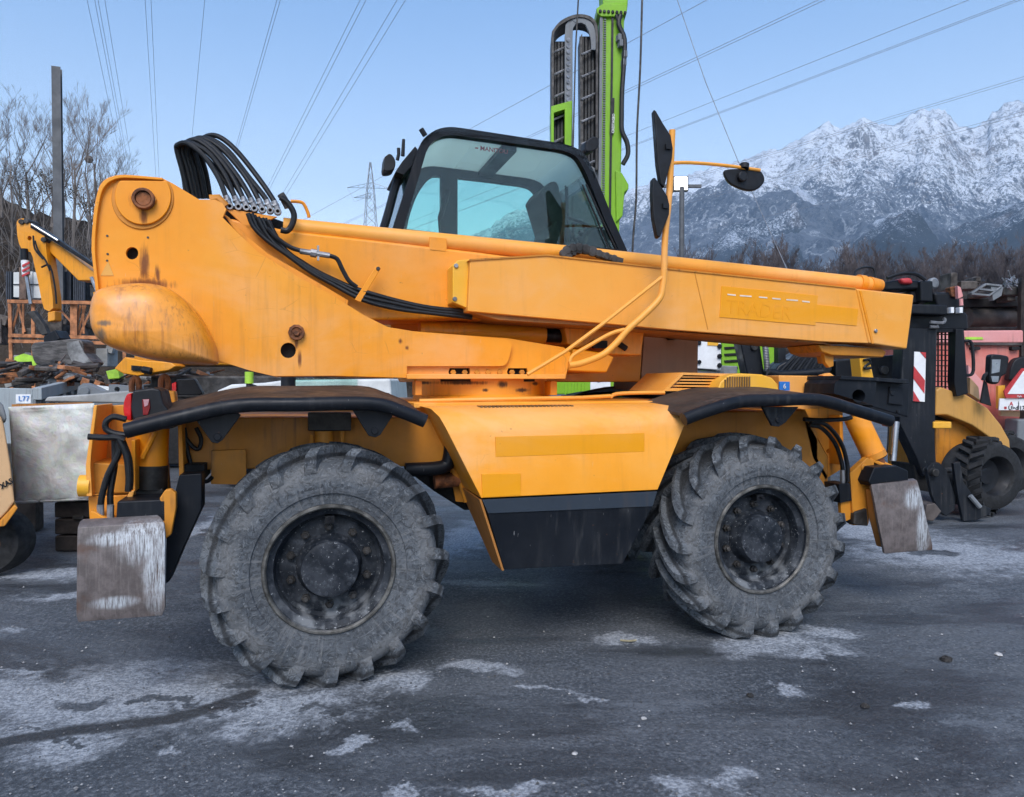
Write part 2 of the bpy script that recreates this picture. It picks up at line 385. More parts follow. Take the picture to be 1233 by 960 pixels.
# ---- wheels (built once at the near rear corner, then copied)
WX = P(922, 650, 0).x; LX = P(398, 690, 0).x; AZ = .566
def make_wheel(x, phase):
    mb = MB()
    mb.lathe([(.300, .02), (.298, .045), (.280, .055), (.268, .060), (.264, .075), (.258, .125), (.240, .138), (.225, .132), (.10, .125), (.10, .16), (.255, .175), (.285, .21), (.30, .40), (.315, .43)], 72)
    w = mb.build('wheel', M_rim, T, local=True, smooth=28)
    w.location = Vector((x, 0, AZ))-T.location
    prof = [(.315, .055), (.322, .028), (.345, .024), (.372, .022), (.376, .012), (.41, .006), (.455, .0), (.490, .006), (.515, .022), (.532, .048), (.542, .09), (.548, .16), (.550, .23)]
    prof = prof+[(r, .46-y) for r, y in reversed(prof[:-1])]
    mb = MB(); mb.lathe(prof, 112)
    def lug(a0, s):                       # s=1 near half, -1 far half
        sec = [(-1.5, .255, .546, .255, .596, .018), (4, .215, .546, .213, .600, .019), (10, .165, .544, .160, .602, .020), (16, .105, .540, .098, .601, .022), (20.5, .062, .532, .042, .597, .024),
               (23, .040, .520, .008, .572, .026), (24, .026, .505, -.004, .545, .027), (24.8, .012, .478, -.002, .500, .026), (25, .010, .470, .005, .474, .024)]
        vs = []
        for a, yb, rb, yt, rt, hw in sec:
            j = random.uniform(-.0035, .0035)
            for k, (yy, rr, w_) in enumerate(((yb, rb-.006, hw+.011), (yt, rt+j, hw), (yt, rt+j, hw), (yb, rb-.006, hw+.011))):
                sgn = -1 if k < 2 else 1
                q = a0+R(a)+sgn*w_/rr+(0 if k in (0, 3) else random.uniform(-.004, .004))
                y2 = yy if s > 0 else .46-yy
                vs.append(Vector((rr*math.cos(q), y2, rr*math.sin(q))))
        n = len(sec)
        fs = [[i*4+k, i*4+k+1, i*4+5+k, i*4+4+k] for i in range(n-1) for k in range(3)]+[[0, 1, 2, 3], [(n-1)*4+3, (n-1)*4+2, (n-1)*4+1, (n-1)*4]]
        mb.add(vs, fs)
    for k in range(19):
        a = 2*math.pi*k/19+phase
        lug(a, 1); lug(a+math.pi/19, -1)
    for p in mb.v:                     # the tyre squats on the asphalt
        if p.z < -.50:
            t = (-.50-p.z)/.11; p.y += (p.y-.23)*.10*max(0, t); p.z = max(p.z, -AZ-.001)
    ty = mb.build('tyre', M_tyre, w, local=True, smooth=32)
    mb = MB(); mb.lathe([(.298, .024), (.306, .015), (.315, .015), (.321, .024), (.318, .034), (.302, .034)], 96, closed=True)
    mb.build('rim_edge', M_bead, w, local=True)
    mb = MB(); mb.lathe([(.0005, .022), (.12, .022), (.136, .029), (.142, .045), (.146, .09), (.160, .11), (.163, .15)], 48)
    for k in range(6):
        q = R(20+60*k); mb.disc((.118*math.cos(q), .016, .118*math.sin(q)), .010, YV, .012, 6)
    mb.build('hub_cover', M_hub, w, local=True)
    bolt = None
    for k in range(10):
        q = R(18+36*k); c = Vector((.195*math.cos(q), .088, .195*math.sin(q)))
        if bolt is None:
            b = MB(); b.disc((0, 0, 0), .013, YV, .035, 8, .003); b.disc((0, .018, 0), .022, YV, .02, 6, .002)
            bolt = b.build('wheel_bolt', M_iron, w, local=True); bolt.location = c
        else:
            copy_part(bolt, w, c)
    v = MB(); v.tube([Vector((.0, .08, .235)), Vector((.0, .04, .245)), Vector((0, .02, .24))], .009, 6); v.box((0, .08, .240), (.045, .05, .035))
    v.build('valve', M_plas, w, local=True)
    return w
W1 = make_wheel(LX, 0); W2 = make_wheel(WX, .11)
copy_part(W1, T, Vector((WX, 2.42, AZ))-T.location, (0, 0, math.pi))
copy_part(W2, T, Vector((LX, 2.42, AZ))-T.location, (0, 0, math.pi))

# ---- chassis
mb = MB()
prism_px([(214, 503), (532, 503), (548, 561), (222, 566), (216, 560)], .50, 1.40, mb=mb)
mb.build('chassis_frame', M_ordk, T, bevel=.006); mb = MB()
prism_px([(770, 497), (966, 495), (997, 551), (997, 590), (770, 570)], .50, 1.40, mb=mb)
mb.build('chassis_frame', M_ordk, T, bevel=.006)
prism_px([(254, 543), (296, 541), (297, 584), (254, 583)], .455, .02).build('bracket_plate', M_ordk, T, bevel=.003)
for x, y in ((259, 548), (290, 547), (291, 578)): MB().disc(P(x, y, .452), .009, YV, .012, 8).build('plate_bolt', M_ordk, T)
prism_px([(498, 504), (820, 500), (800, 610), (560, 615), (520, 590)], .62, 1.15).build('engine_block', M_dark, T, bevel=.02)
for Y0 in (.28, 1.55):                                          # axle housings, seen between wheels and frame
    for px in (392, 902):
        x = LX if px < 500 else WX
        MB().tube([(x, Y0, AZ), (x, Y0+.6, AZ)], .11, 16).build('axle', M_iron, T)
MB().tube(PP([(523, 580), (545, 578), (575, 575)], .52), .042, 14).build('exhaust_pipe', M_rust, T)
MB().tube(PP([(488, 566), (532, 563), (541, 552), (543, 530)], .45), .04, 12, smooth=4).build('air_pipe', M_blk, T)
mb = MB(); mb.tube(PP([(541, 556), (556, 583), (562, 604)], .50), .02, 8); prism_px([(540, 553), (556, 552), (560, 605), (549, 604)], .56, .02, mb=mb)
mb.build('mounting_strut', M_ordk, T)
mb = MB(); x0 = P(498, 487, .5).x; x1 = P(845, 480, .5).x
mb.box(((x0+x1)/2, 1.32, 1.352), (x1-x0, 1.66, .03)); dk = mb.build('deck_plate', M_panel, T, bevel=.004)
mb = MB(); mb.tube(PP([(505, 483), (640, 480), (700, 479), (735, 477)], .55), .012, 8); mb.build('deck_rail', M_cover, T)
mb = MB(); mb.tube(PP([(735, 479), (742, 474.5), (770, 473), (800, 473)], .62), .012, 8, smooth=3); mb.build('deck_rail', M_cover, T)

# ---- side panel (orange hood over the black tank)
rows = [((507, 489.5), (784, 485), .42), ((519, 492.5), (806, 488.5), .27), ((529, 502), (819, 495.5), .165), ((536, 514), (825, 505), .115), ((541, 524), (824, 513), .098), ((579.5, 600), (792, 590), .07)]
def panel(rows, back, name, mat, bev=.004):
    fr = []
    for a, b, Y in rows:
        A = P(*a, Y); B = P(*b, Y)
        fr.append([A+(B-A)*i/8 for i in range(9)])
    mb = MB(); n = len(fr); m = 9
    vs = [p for r in fr for p in r]+[Vector((p.x, back[i], p.z)) for i, r in enumerate(fr) for p in r]
    fs = []
    for o in (0, n*m):
        fs += [[o+i*m+j, o+i*m+j+1, o+(i+1)*m+j+1, o+(i+1)*m+j] for i in range(n-1) for j in range(m-1)]
    N = n*m
    for i in range(n-1):
        for j in (0, m-1): fs.append([i*m+j, (i+1)*m+j, N+(i+1)*m+j, N+i*m+j])
    for j in range(m-1):
        for i in (0, n-1): fs.append([i*m+j, i*m+j+1, N+i*m+j+1, N+i*m+j])
    return mb.add(vs, fs).build(name, mat, T, bevel=bev, smooth=40)
hood = panel(rows, [.85]*6, 'side_hood', M_panel)
tank = panel([((580, 601.5), (791.5, 591.5), .072), ((587.6, 619.5), (785.5, 611), .072), ((607, 686), (750, 679), .11)], [.55, .5, .30], 'tank', M_blkw)
prism_px([(580.5, 602), (791.5, 592), (786, 610), (588, 618.5)], .066, .006).build('tank_strip', M_grey, tank, bevel=.002)
A, B = P(580, 602, .075), P(607, 687, .108)
MB().prism([A, B, B+YV*.2, A+YV*.52+ZV*.01], XV*-.012).build('tank_side', M_brown, T)
prism_px([(596.7, 526), (776, 521.5), (776, 544), (596.7, 550.5)], .086, .008).build('painted_over_patch', M_decal, hood, bevel=.001)
prism_px([(580, 571), (627, 570), (627, 596.5), (581, 599)], .069, .012).build('painted_over_patch', M_decal, hood, bevel=.001)
vent = None
for k in range(24):
    a = P(582+4.4*k, 491.0-.06*k, .30); mb = MB()
    if vent is None:
        vent = MB().box((0, 0, 0), (.011, .10, .012)).build('vent_slot', M_grille, hood, local=True); ve = vent
    else: ve = copy_part(vent, hood)
    zt = P(506, 491, .34).z
    ve.location = Vector((P(578+4.7*k, 491, .33).x, .335, 1.3465))-T.location

# ---- slewing ring and turret
M_ring = paint('ring_paint', (.80, .30, .008), rough=.45, dirt=(.02, .02, .02), dirt_amt=.3, spots=[spot(x, y, a, b, .72) for x, y, a, b in ((560, 461, 40, 3.5), (605, 463, 9, 6), (630, 470, 14, 3.5), (585, 470, 5, 3), (520, 461, 12, 3), (650, 462, 8, 3))], spot_col=(.015, .016, .018))
c = P(580, 470, 1.15); c.z = 1.36
MB().lathe([(.0005, 0), (.46, 0), (.46, .035), (.435, .045), (.435, .15), (.0005, .15)], 64, c, ZV).build('slewing_ring', M_ring, T)
for px in (504, 667):
    prism_px([(px-4, 459), (px+4, 459), (px+4, 476), (px-4, 476)], .74, .12).build('ring_stop', M_or, T, bevel=.004)
main = smooth_px([(110, 300), (112.5, 259), (117, 233), (122, 221), (132, 213.5), (150, 210.5)], 4, False) + \
    [(195, 214.5), (208, 221), (240, 240.5), (259, 240.5), (268, 245), (272.5, 252), (268, 262), (290, 284), (311, 304), (360, 334), (400, 355.5), (437, 379), (467, 394), (497.5, 399), (560, 404)] + \
    smooth_px([(606, 408.5), (615, 412), (616, 418), (612, 434), (607, 440), (598, 441)], 3, False) + \
    [(490, 441), (490, 455), (400, 452.5), (330, 453), (300, 446), (262, 434), (190, 428), (135, 405), (116, 360)]
h1 = ell(159, 305, 7.6); h2 = ell(347, 422, 9.4)
sup = prism_px(main, YP, .03, (h1, h2)).build('boom_support', M_plate, T)
prism_px([(480, 398.5), (612, 407.5), (679, 418.5), (687, 425), (681, 455.5), (480, 455)], YP+.031, .03,
         ([(541.5, 443.5), (565.5, 443.5), (566, 448), (565, 453), (541.5, 453), (540, 448)], [(612, 443.5), (634.5, 443.5), (635.5, 448), (634.5, 453), (612, 453), (610.5, 448)])).build('support_foot', M_plate, sup)
prism_px([(490, 450.5), (681, 451), (681, 456.5), (490, 456.5)], YP-.02, .05, ()).build('foot_flange', M_cover, sup, bevel=.004)
for x in (546, 560, 575, 588, 602, 617, 629): MB().disc(P(x, 448.5, YP+.02), .018, YV, .02, 6, .003).build('foot_bolt', M_ordk, sup)
MB().box(P(588, 448, YP+.075), (.60, .02, .12)).build('slot_back', M_dark, sup)
for q in (h1, h2):
    cx = sum(p[0] for p in q)/16; cy = sum(p[1] for p in q)/16
    MB().disc(P(cx, cy, YP+.05), .06, YV, .01, 16).build('hole_back', M_dark, sup)
far = prism_px(main, YP, .03).build('far_support', M_plate, T)
far.location = Vector((0, .62, 0))
edge_o = smooth_px([(115.5, 350), (110, 300), (112.5, 259), (117, 233), (122, 221), (132, 213.5), (150, 210.3), (196, 214)], 4, False)
edge_i = smooth_px([(119, 350), (114.5, 300), (117, 260), (121.5, 235), (126, 225), (134, 218), (150, 214.3), (196, 217)], 4, False)
prism_px(edge_o+edge_i[::-1], YP-.028, .032).build('edge_flange', M_plate, sup, bevel=.004)
def cut_round(cx, cy, rad, top): return [(x, max(y, top)) for x, y in ell(cx, cy, rad, rad, 56)]
disc = prism_px(cut_round(172, 236.5, 34, 217.5), YP-.022, .024).build('pivot_disc', M_disc, sup, bevel=.005)
prism_px(cut_round(171.5, 238.5, 37.5, 217.5), YP-.008, .010).build('disc_weld', M_ordk, sup, bevel=.003)
mb = MB(); c = P(172, 238.5, YP-.06); mb.lathe([(.041, 0), (.052, .0), (.056, .006), (.056, .04)], 24, c, YV); mb.lathe([(.041, 0), (.041, .02)], 24, c, YV); mb.disc(c+YV*.012, .041, YV, .02, 24, .006)
mb.build('pivot_pin', M_rust, sup)
mb = MB(); mb.tube([P(158, 237, YP-.030), P(188, 242, YP-.030)], .012, 8); mb.build('pin_bar', M_ordk, sup)
mb = MB(); c = P(357, 400, YP-.03); mb.lathe([(.0005, .008), (.026, .008), (.030, 0), (.044, 0), (.046, .03)], 10, c, YV); mb.disc(c+Vector((.0, -.01, -.005)), .018, YV, .03, 6, .003)
mb.build('lower_pin', M_rust, sup)
mb = MB()
for x, y in ((129, 284), (129, 314), (129.5, 306), (178, 286)): mb.disc(P(x, y, YP-.003), .006, YV, .005, 8)
mb.build('plug', M_iron, sup)
prism_px([(121, 332), (130, 314.5), (137, 332)], YP-.003, .004).build('warning_sticker', paint('faded_sticker', (.72, .36, .06), (.62, .36, .10), dirt_amt=.5), sup)
prism_px([(268, 256), (276, 262), (298, 285), (322, 305), (360, 326.5), (420, 362), (418, 369), (360, 336), (311, 306), (280, 274)], YP+.06, .03).build('inner_support', M_or, T, bevel=.004)
MB().tube(PP([(253, 241), (262, 240), (271, 250)], .80), .03, 10).build('tab_boss', M_ordk, T)

# ---- counterweight bulge: outline scaled in towards a dome
ol = smooth_px([(115.5, 379), (119, 360), (129, 350), (161, 344.3), (191, 345), (214, 354), (240, 379), (258, 411), (263, 431), (258, 439.5), (210, 437.5), (165, 429), (131, 415), (119, 398)], 5)
rows = []
for t, Y in ((1.0, YP), (1.0, YP-.06), (.985, YP-.14), (.95, YP-.20), (.88, YP-.245), (.76, YP-.275), (.55, YP-.292), (.28, YP-.30), (.01, YP-.302)):
    row = []
    for x, y in ol:
        q = P(x, y, YP-.10*(1-t)); cc = P(175, 402, YP-.10*(1-t))
        u = cc+(q-cc)*t; row.append(Vector((u.x, Y+.16*max(0, (u.z-cc.z))*(YP-Y)/.3, u.z)))
    rows.append(row)
mb = MB(); mb.grid(rows, True); mb.build('counterweight', M_bulge, T, smooth=60)

# ---- boom
M_ghost = paint('orange_ghost_print', (.79, .303, .0), (.79, .317, .001), rough=.42, dirt_amt=.06, big=.3, chips=.1, dents=.05)
prism_px([(262, 243), (300, 252), (345, 268), (345, 300), (262, 300)], .90, .3).build('boom_heel_filler', M_blk, T, bevel=.01)  # black filler added to keep the gap behind the plate dark
prism_px([(275, 262), (345, 277), (400, 283), (572, 303), (700, 320), (1052, 350), (1042, 413), (563, 384), (437, 386), (380, 376), (300, 330)], .80, .42).build('boom', M_or, T, bevel=.02)
cyl = MB().tube([P(341, 273, .86), P(700, 307, .86), P(1050, 343, .86)], .052, 20).build('extension_cylinder', M_cover, T)
MB().tube([P(1033, 340.5, .86), P(1040, 341.5, .86)], .060, 20).build('cylinder_clamp', M_or, cyl)
MB().tube([P(1046, 342.5, .86), P(1060, 344, .86)], [.058, .045], 20).build('cylinder_cap', M_or, cyl)
prism_px([(517, 285), (538, 287), (538, 304), (517, 302)], .80, .03).build('cylinder_bracket', M_or, cyl, bevel=.003)
cov = prism_px([(566, 313), (659, 307.5), (813, 324.5), (1031, 347.5), (1046, 413.5), (990, 411.5), (813, 397.5), (563, 375)], .60, .19).build('boom_cover', M_cover, T, bevel=.006)
prism_px([(564, 314), (566, 312), (659, 306.4), (813, 323.6), (1031, 346.6), (1031, 348), (813, 325.4), (659, 308.2), (566, 314)], .592, .2).build('cover_lip', M_ordk, cov)
prism_px([(1031.5, 347.5), (1101, 355), (1092.5, 420.5), (1046.5, 413.5)], .59, .22).build('cover_end', M_cover, cov, bevel=.012)
prism_px([(1035, 350), (1038, 350.3), (1053, 414), (1050, 414)], .584, .01).build('cover_seam', M_or, cov, bevel=.003)
MB().disc(P(1055.5, 398.5, .578), .014, YV, .014, 12, .004).build('cover_bolt', M_zinc, cov)
prism_px([(836, 328), (837, 328.1), (853, 397), (852, 397)], .598, .004).build('cover_crease', M_ordk, cov)
prism_px([(869, 344.5), (985, 356), (984, 367), (1033.5, 372), (1031.6, 392.5), (982.5, 388), (982, 392), (866.6, 382)], .596, .006).build('painted_over_patch', M_decal, cov, bevel=.001)
ghost = text('ghost_lettering', 'TRADER', P(874, 377, .5955), P(978, 388.5, .5955)-P(874, 377, .5955), ZV, .098, M_ghost, cov, extrude=.001)
for a, b, s in ((876, 886, 354.8), (891, 905, 356.3), (914, 924, 358), (930, 940, 359.6), (947, 961, 361.2), (966, 975, 363)):
    prism_px([(a, s-1), (b, s), (b, s+1.6), (a, s+.6)], .594, .003).build('paint_trace', M_rimw, cov)
prism_px([(545, 320), (551, 313.5), (566.5, 312), (566.5, 371), (563, 371.5), (545, 364)], .64, .16).build('cover_bracket', M_yel, T, bevel=.006)
for x, y in ((549.5, 320), (548, 360)): MB().disc(P(x, y, .63), .014, YV, .016, 8, .003).build('bracket_bolt', M_zinc, T)
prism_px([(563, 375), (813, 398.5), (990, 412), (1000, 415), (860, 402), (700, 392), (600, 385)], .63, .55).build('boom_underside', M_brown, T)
prism_px([(985, 415), (1062, 420), (1068, 424), (1064, 430.5), (1030, 429), (1002, 428), (990, 424)], .66, .35).build('boom_head', M_ordk, T, bevel=.01)
prism_px([(992, 424), (1004, 424), (1004, 441), (999, 443), (994, 437)], .70, .04).build('head_lug', M_ordk, T, bevel=.005); prism_px([(986, 424), (992, 424), (994, 438), (989, 438)], .84, .04).build('head_lug', M_ordk, T, bevel=.005)
MB().tube(PP([(1028, 334), (1031, 326), (1040, 322), (1050, 322.5), (1053, 328), (1053, 335)], 1.0), .008, 6, smooth=3).build('end_hose', M_hose, T)
MB().tube([P(505, 398, 1.0), P(655, 404, 1.0)], .066, 20).build('lift_cylinder', M_or, T)
MB().tube([P(520, 401, .94), P(645, 399.5, .94)], .008, 6).build('cylinder_pipe', M_or, T)
MB().tube([P(655, 404, 1.0), P(684, 405.5, 1.0)], .045, 16).build('cylinder_rod', M_blk, T)
prism_px([(679, 388), (683, 414), (694, 420), (706, 416), (715, 409), (735, 427), (772, 428), (776, 400), (740, 392)], .88, .26).build('boom_lug', M_or, T, bevel=.01)
prism_px([(687, 436), (690, 420), (727, 425), (740, 430), (731, 449), (684, 447)], .76, .6).build('turret_nose', M_or, T, bevel=.012)
mb = MB(); mb.tube([P(742, 412, .86), P(754, 420, .86)], .02, 8); mb.build('lug_pin', M_blk, T)
MB().box(P(722, 415, .87), (.10, .03, .05)).build('lug_slot', M_dark, T)

# ---- turret body and cab
prism_px([(771, 470), (776, 402), (841, 405), (840, 470)], 1.42, .50).build('turret_cover', M_tan, T, bevel=.006)
mb = MB(); mb.tube(PP([(800, 404), (805, 408), (813, 407)], 1.41), .012, 6); mb.build('cover_latch', M_plas, T)
prism_px([(478, 274), (752, 306), (775, 400), (771, 460), (500, 460), (470, 400)], 1.40, .80).build('cab_base', M_or, T, bevel=.01)
CO = smooth_px([(503, 181), (510, 167.6), (525, 156.5), (542, 153), (560, 154.8)], 3, False)+[(633, 166)]+smooth_px([(672, 172), (688, 176), (702, 184), (712, 200), (718.5, 214.5)], 3, False)
CO = [(470, 285)]+CO+[(738, 263), (757, 306)]
CI = smooth_px([(513, 184), (519, 173), (530, 165.5), (544, 162.8), (560, 164.4)], 3, False)+[(633, 174.8)]+smooth_px([(672, 180.5), (684, 183.5), (695, 190), (704, 205), (709, 216.5)], 3, False)
CI = [(484, 282)]+CI+[(728, 264), (745, 300)]
NY, FY = 1.34, 2.12
cab = prism_px(CO, NY, .07, (CI,)).build('cab_frame', M_blk, T, smooth=30)
co = PP(CO, NY); ci = PP(CI, NY)
# far side frame: the same outline, with a post
off = YV*(FY-NY)
pz = lambda x, y: P(x, y, FY)
mb = MB(); FO = [p+off for p in co]
hole_a = PP(smooth_px([(486, 300), (492, 265), (502, 236), (514, 218), (522, 212)], 3, False)+[(531, 212), (531, 300)], FY)
hole_b = PP([(551, 300), (551, 214), (590, 218.5)]+smooth_px([(628, 223.5), (639, 227), (646, 236), (654, 262), (662, 298)], 3, False), FY)
mb.prism(FO, YV*.06, (hole_a, hole_b)); mb.build('cab_far_frame', M_blk, T)
rf = co[3:-3]; n = len(rf)
mb = MB(); dn = ZV*-.03
mb.prism(rf+[p+ZV*-.05 for p in reversed(rf)], YV*(FY-NY)); mb.build('cab_roof', M_clear, T)  # roof made clear to let extra skylight into the cab
mb = MB(); rl = ci[4:-4]; rl = [p+ZV*.004 for p in rl]
mb.prism(rl+[p+ZV*.02 for p in reversed(rl)], YV*(FY-NY-.08)); lin = mb.build('roof_liner', M_liner, T); lin.location = YV*.075  # liner made translucent so that skylight brightens the interior
prism_px([(604, 172.5), (622, 175), (622, 183), (604, 180)], 1.42, .70).build('roof_crossbar', M_blk, T)
mb = MB(); mb.prism(PP(CI, NY+.03), YV*.006); mb.build('side_glass', M_glass, T)
mb = MB(); mb.prism([p+off for p in PP(CI, NY+.03)], YV*.006); mb.build('far_glass', M_glass, T)
for (a, b, nm) in ((-2, -3, 'windscreen'), (0, 1, 'rear_glass')):
    A, B = co[a], co[b]
    mb = MB(); mb.prism([A+YV*.07, B+YV*.07, B+off, A+off], XV*.006); mb.build(nm, M_glass, T)
    for s in (0, 1):
        pass
text('cab_sticker', 'MANITOU', P(578, 181, NY+.045), P(614, 186, NY+.045)-P(578, 181, NY+.045), ZV, .032, M_redm, T, bold=.0008)
MB().box(P(574, 178.5, NY+.045), (.022, .003, .008)).build('sticker_flash', M_redm, T)
seat = MB().prism(PP(smooth_px([(652, 232), (660, 221), (671, 219.5), (676, 238), (683, 264), (679, 286), (668, 282), (660, 258)], 3), 1.62), YV*.42).build('seat_back', M_seat, T, bevel=.03)
MB().tube(PP([(682, 224), (683, 262), (686, 300)], 1.75), .014, 8).build('seat_stalk', M_plas, T)
MB().prism(PP([(668, 262), (676, 268), (682, 310), (650, 310)], 1.6), YV*.4).build('seat_cushion', M_seat, T, bevel=.03)
MB().prism(PP(smooth_px([(707, 283), (713, 275), (728, 273), (738, 284), (741, 305), (704, 305)], 3), 1.55), YV*.4).build('dashboard', M_plas, T, bevel=.02)
MB().tube(PP([(684, 262), (700, 268), (713, 276)], 1.6), .012, 8, smooth=3).build('grab_handle', M_plas, T)
st_ = [P(697+13*math.cos(2*math.pi*k/20)*.55, 279+13*math.sin(2*math.pi*k/20), 1.72+.05*math.cos(2*math.pi*k/20)) for k in range(21)]
MB().tube(st_, .013, 8).build('steering_wheel', M_plas, T)
MB().tube([P(697, 279, 1.72), P(712, 292, 1.72)], .02, 8).build('steering_column', M_plas, T)
wp = MB(); wp.tube(PP([(742, 300), (724, 262), (706, 222)], NY-.005), .007, 6); wp.build('wiper_arm', M_plas, T)
MB().tube(PP([(733, 300), (716, 258), (701, 222)], NY+.012), .006, 6).build('wiper_blade', M_plas, T)
MB().tube(PP([(533, 300), (530, 262), (540, 230)], 1.9), .02, 8).build('control_lever', M_plas, T)
# rear of the cab: lamp, bracket, aerials
prism_px([(476, 207), (484, 195), (500, 176), (503, 180), (496, 200), (486, 211)], 1.42, .5).build('lamp_bracket', M_blk, T, bevel=.004)
mb = MB(); mb.prism(PP(smooth_px([(463, 189), (470, 185), (476, 193), (475, 203), (468, 206), (462, 204)], 3), 1.45), YV*.14); lamp = mb.build('work_lamp', M_plas, T, bevel=.01)
mb = MB(); c = P(462.5, 197, 1.47); mb.disc(c+YV*.05, .05, XV, .02, 16); mb.build('lamp_lens', M_lens, lamp)
MB().tube([P(478.5, 193, 1.55), P(480, 186, 1.55), P(480, 178.5, 1.55)], .012, 8).build('aerial', M_plas, T)
MB().tube([P(485, 188, 1.6), P(486, 168, 1.6)], [.014, .011], 8).build('aerial', M_plas, T)
MB().tube([P(512, 163.5, 1.8), P(507, 155.5, 1.8)], .02, 8).build('roof_knob', M_plas, T)
MB().tube(PP([(483, 212), (477, 222), (468, 255), (459, 285)], 1.55), .03, 10, smooth=3).build('rear_bar', M_blk, T)
mb = MB(); mb.prism(PP(smooth_px([(706, 170), (714, 164.5), (721, 167), (720, 178), (712, 182.5), (706, 181)], 3), 1.60), YV*.12); mb.build('front_lamp', M_plas, T, bevel=.01)
# the short energy chain lying on the boom
ch = thing_ch = None
for k, (x, y) in enumerate(((679, 305), (684, 301.5), (690.5, 299.2), (698, 298.6), (706, 300), (714, 302.5), (722, 305.5), (731, 308.5), (740, 311.5))):
    mb = MB(); mb.disc(P(x, y, .72), .033 if 0 < k < 6 else .026, YV, .018, 20, .004); mb.disc(P(x, y, .717), .022, YV, .01, 16, .003); mb.box(P(x+3, y+2.5, .75), (.06, .06, .035), Matrix.Rotation(R(12), 3, 'Y'))
    mb.build('chain_link', M_iron, T)

# ---- mirrors on the tubular arm
YM = .42
arm = MB().tube(PP([(685, 440), (700, 437.5), (726, 427), (743, 412), (756, 397), (776, 379), (794, 360), (798, 345), (799.5, 330), (801, 285), (806, 232), (809.5, 157)], YM), .020, 12, smooth=4).build('mirror_arm', M_cover, T)
MB().tube(PP([(635, 451), (680, 424), (726, 390), (797, 334)], YM), .012, 8).build('arm_brace', M_cover, arm)
MB().tube(PP([(686, 436), (690, 428), (710, 416), (735, 402), (752, 397)], YM), .012, 8, smooth=3).build('arm_loop', M_cover, arm)
MB().tube(PP([(809, 196.5), (830, 196), (870, 199), (915, 205)], YM), .011, 8, smooth=3).build('mirror_bracket', M_cover, arm)
def mirror(pts, Y, dv, name='mirror'):
    mb = MB(); f = PP(pts, Y); c = sum(f, Vector())/len(f)
    mb.prism(f, dv); return mb.build(name, M_plas, T, bevel=.008)
MD = Vector((.21, .97, 0))
m1 = mirror([(787.5, 131), (790.5, 134), (799, 149), (808, 163), (810.5, 178), (809.5, 191), (803, 214), (800, 226), (796, 222), (792, 196)], YM-.05, MD*.07)
MB().box(P(804.5, 177, YM-.055), (.035, .02, .03)).build('mirror_clamp', M_plas, m1)
m2 = mirror([(786, 214), (789, 213.5), (795, 222), (804, 236), (806.5, 247), (806, 258), (800, 273), (795, 286), (791.5, 285), (787, 262), (785.3, 235)], YM-.05, MD*.07)
MB().box(P(801, 248, YM-.055), (.035, .02, .03)).build('mirror_clamp', M_plas, m2)
mb = MB(); f = PP(smooth_px([(871, 205.5), (880, 203.6), (900, 203.4), (914, 204.6), (920.5, 213), (919, 221.5), (910, 229), (897, 229.3), (880, 222), (873, 213)], 3), YM)
m3 = mb.prism(f, Vector((.03, .06, .012))).build('mirror', M_plas, T, bevel=.012)
mb = MB(); mb.disc(P(895.5, 212, YM-.03), .032, YV, .03, 16, .006); mb.tube([P(896, 203.5, YM-.005), P(896.5, 198, YM)], .03, 12); mb.build('mirror_clamp', M_plas, m3)

# ---- hoses
HB = [(570, 345), (540, 210), (514, 118), (523, 90), (565, 92), (640, 150), (705, 240), (738, 320), (757, 376)]
HE = [(665, 345), (645, 230), (612, 100), (640, 62), (700, 60), (780, 120), (880, 240), (945, 335), (982, 402)]
FX = [(757, 378), (797, 380), (834, 383), (871, 388), (908, 393), (945, 397), (980, 402)]
for i in range(7):
    t = i/6; tj = t+random.uniform(-.05, .05); pts = []
    for k, (a, b) in enumerate(zip(HB, HE)):
        x = a[0]+(b[0]-a[0])*tj; y = a[1]+(b[1]-a[1])*tj+(random.uniform(-6, 6) if 0 < k < 6 else 0)
        if k == 8: x, y = FX[i]
        if k == 7: x, y = FX[i][0]-20, FX[i][1]-52
        s = k/8; Y = (1.02+.02*i)*(1-s)+.82*s
        pts.append(P(80+x/3.853, 150+y/3.853, Y))
    MB().tube(pts, .015, 10, smooth=5).build('hose', M_hose, T)
    x, y = FX[i]
    mb = MB(); mb.tube([P(80+(x-17)/3.853, 150+(y-46)/3.853, .822), P(80+x/3.853, 150+(y-8)/3.853, .82)], .017, 10)
    mb.tube([P(80+(x-11)/3.853, 150+(y-30)/3.853, .822), P(80+(x-8)/3.853, 150+(y-22)/3.853, .82)], .021, 6)
    mb.lathe([(.010, 0), (.019, 0), (.021, .005), (.021, .03)], 14, P(80+x/3.853, 150+y/3.853, .79), YV); mb.build('hose_fitting', M_zinc, T)
    mb = MB(); pp = [(298+4.2*i, 256+1.2*i), (306+4.4*i, 272+2*i), (322+3.6*i, 288+2.0*i), (346+3*i, 306+1.4*i), (372+2.5*i, 325+.5*i), (402+2*i, 342-.2*i), (438, 360-1.6*i), (478, 370-1.6*i), (520, 376-1.2*i), (568, 381-1.1*i)]
    mb.tube([P(x+random.uniform(-.8, .8), y+1.2+random.uniform(-1, 1), .735+.008*(i % 3)-.01*(j > 5)) for j, (x, y) in enumerate(pp)], .0135, 10, smooth=4); mb.build('hose', M_hose, T)
for i in range(3):
    MB().tube([P(225+3*i, 242, 1.12+.03*i), P(220+5*i, 205, 1.12), P(217+6*i, 182-2*i, 1.08), P(226+8*i, 174-2*i, 1.04), P(250+8*i, 192, 1.0), P(276+9*i, 226, .95), P(288+8*i, 246, .9)], .014, 8, smooth=5).build('hose', M_hose, T)
prism_px([(271, 251), (334, 261), (299, 277)], .80, .02).build('hose_bracket', M_or, T, bevel=.003)
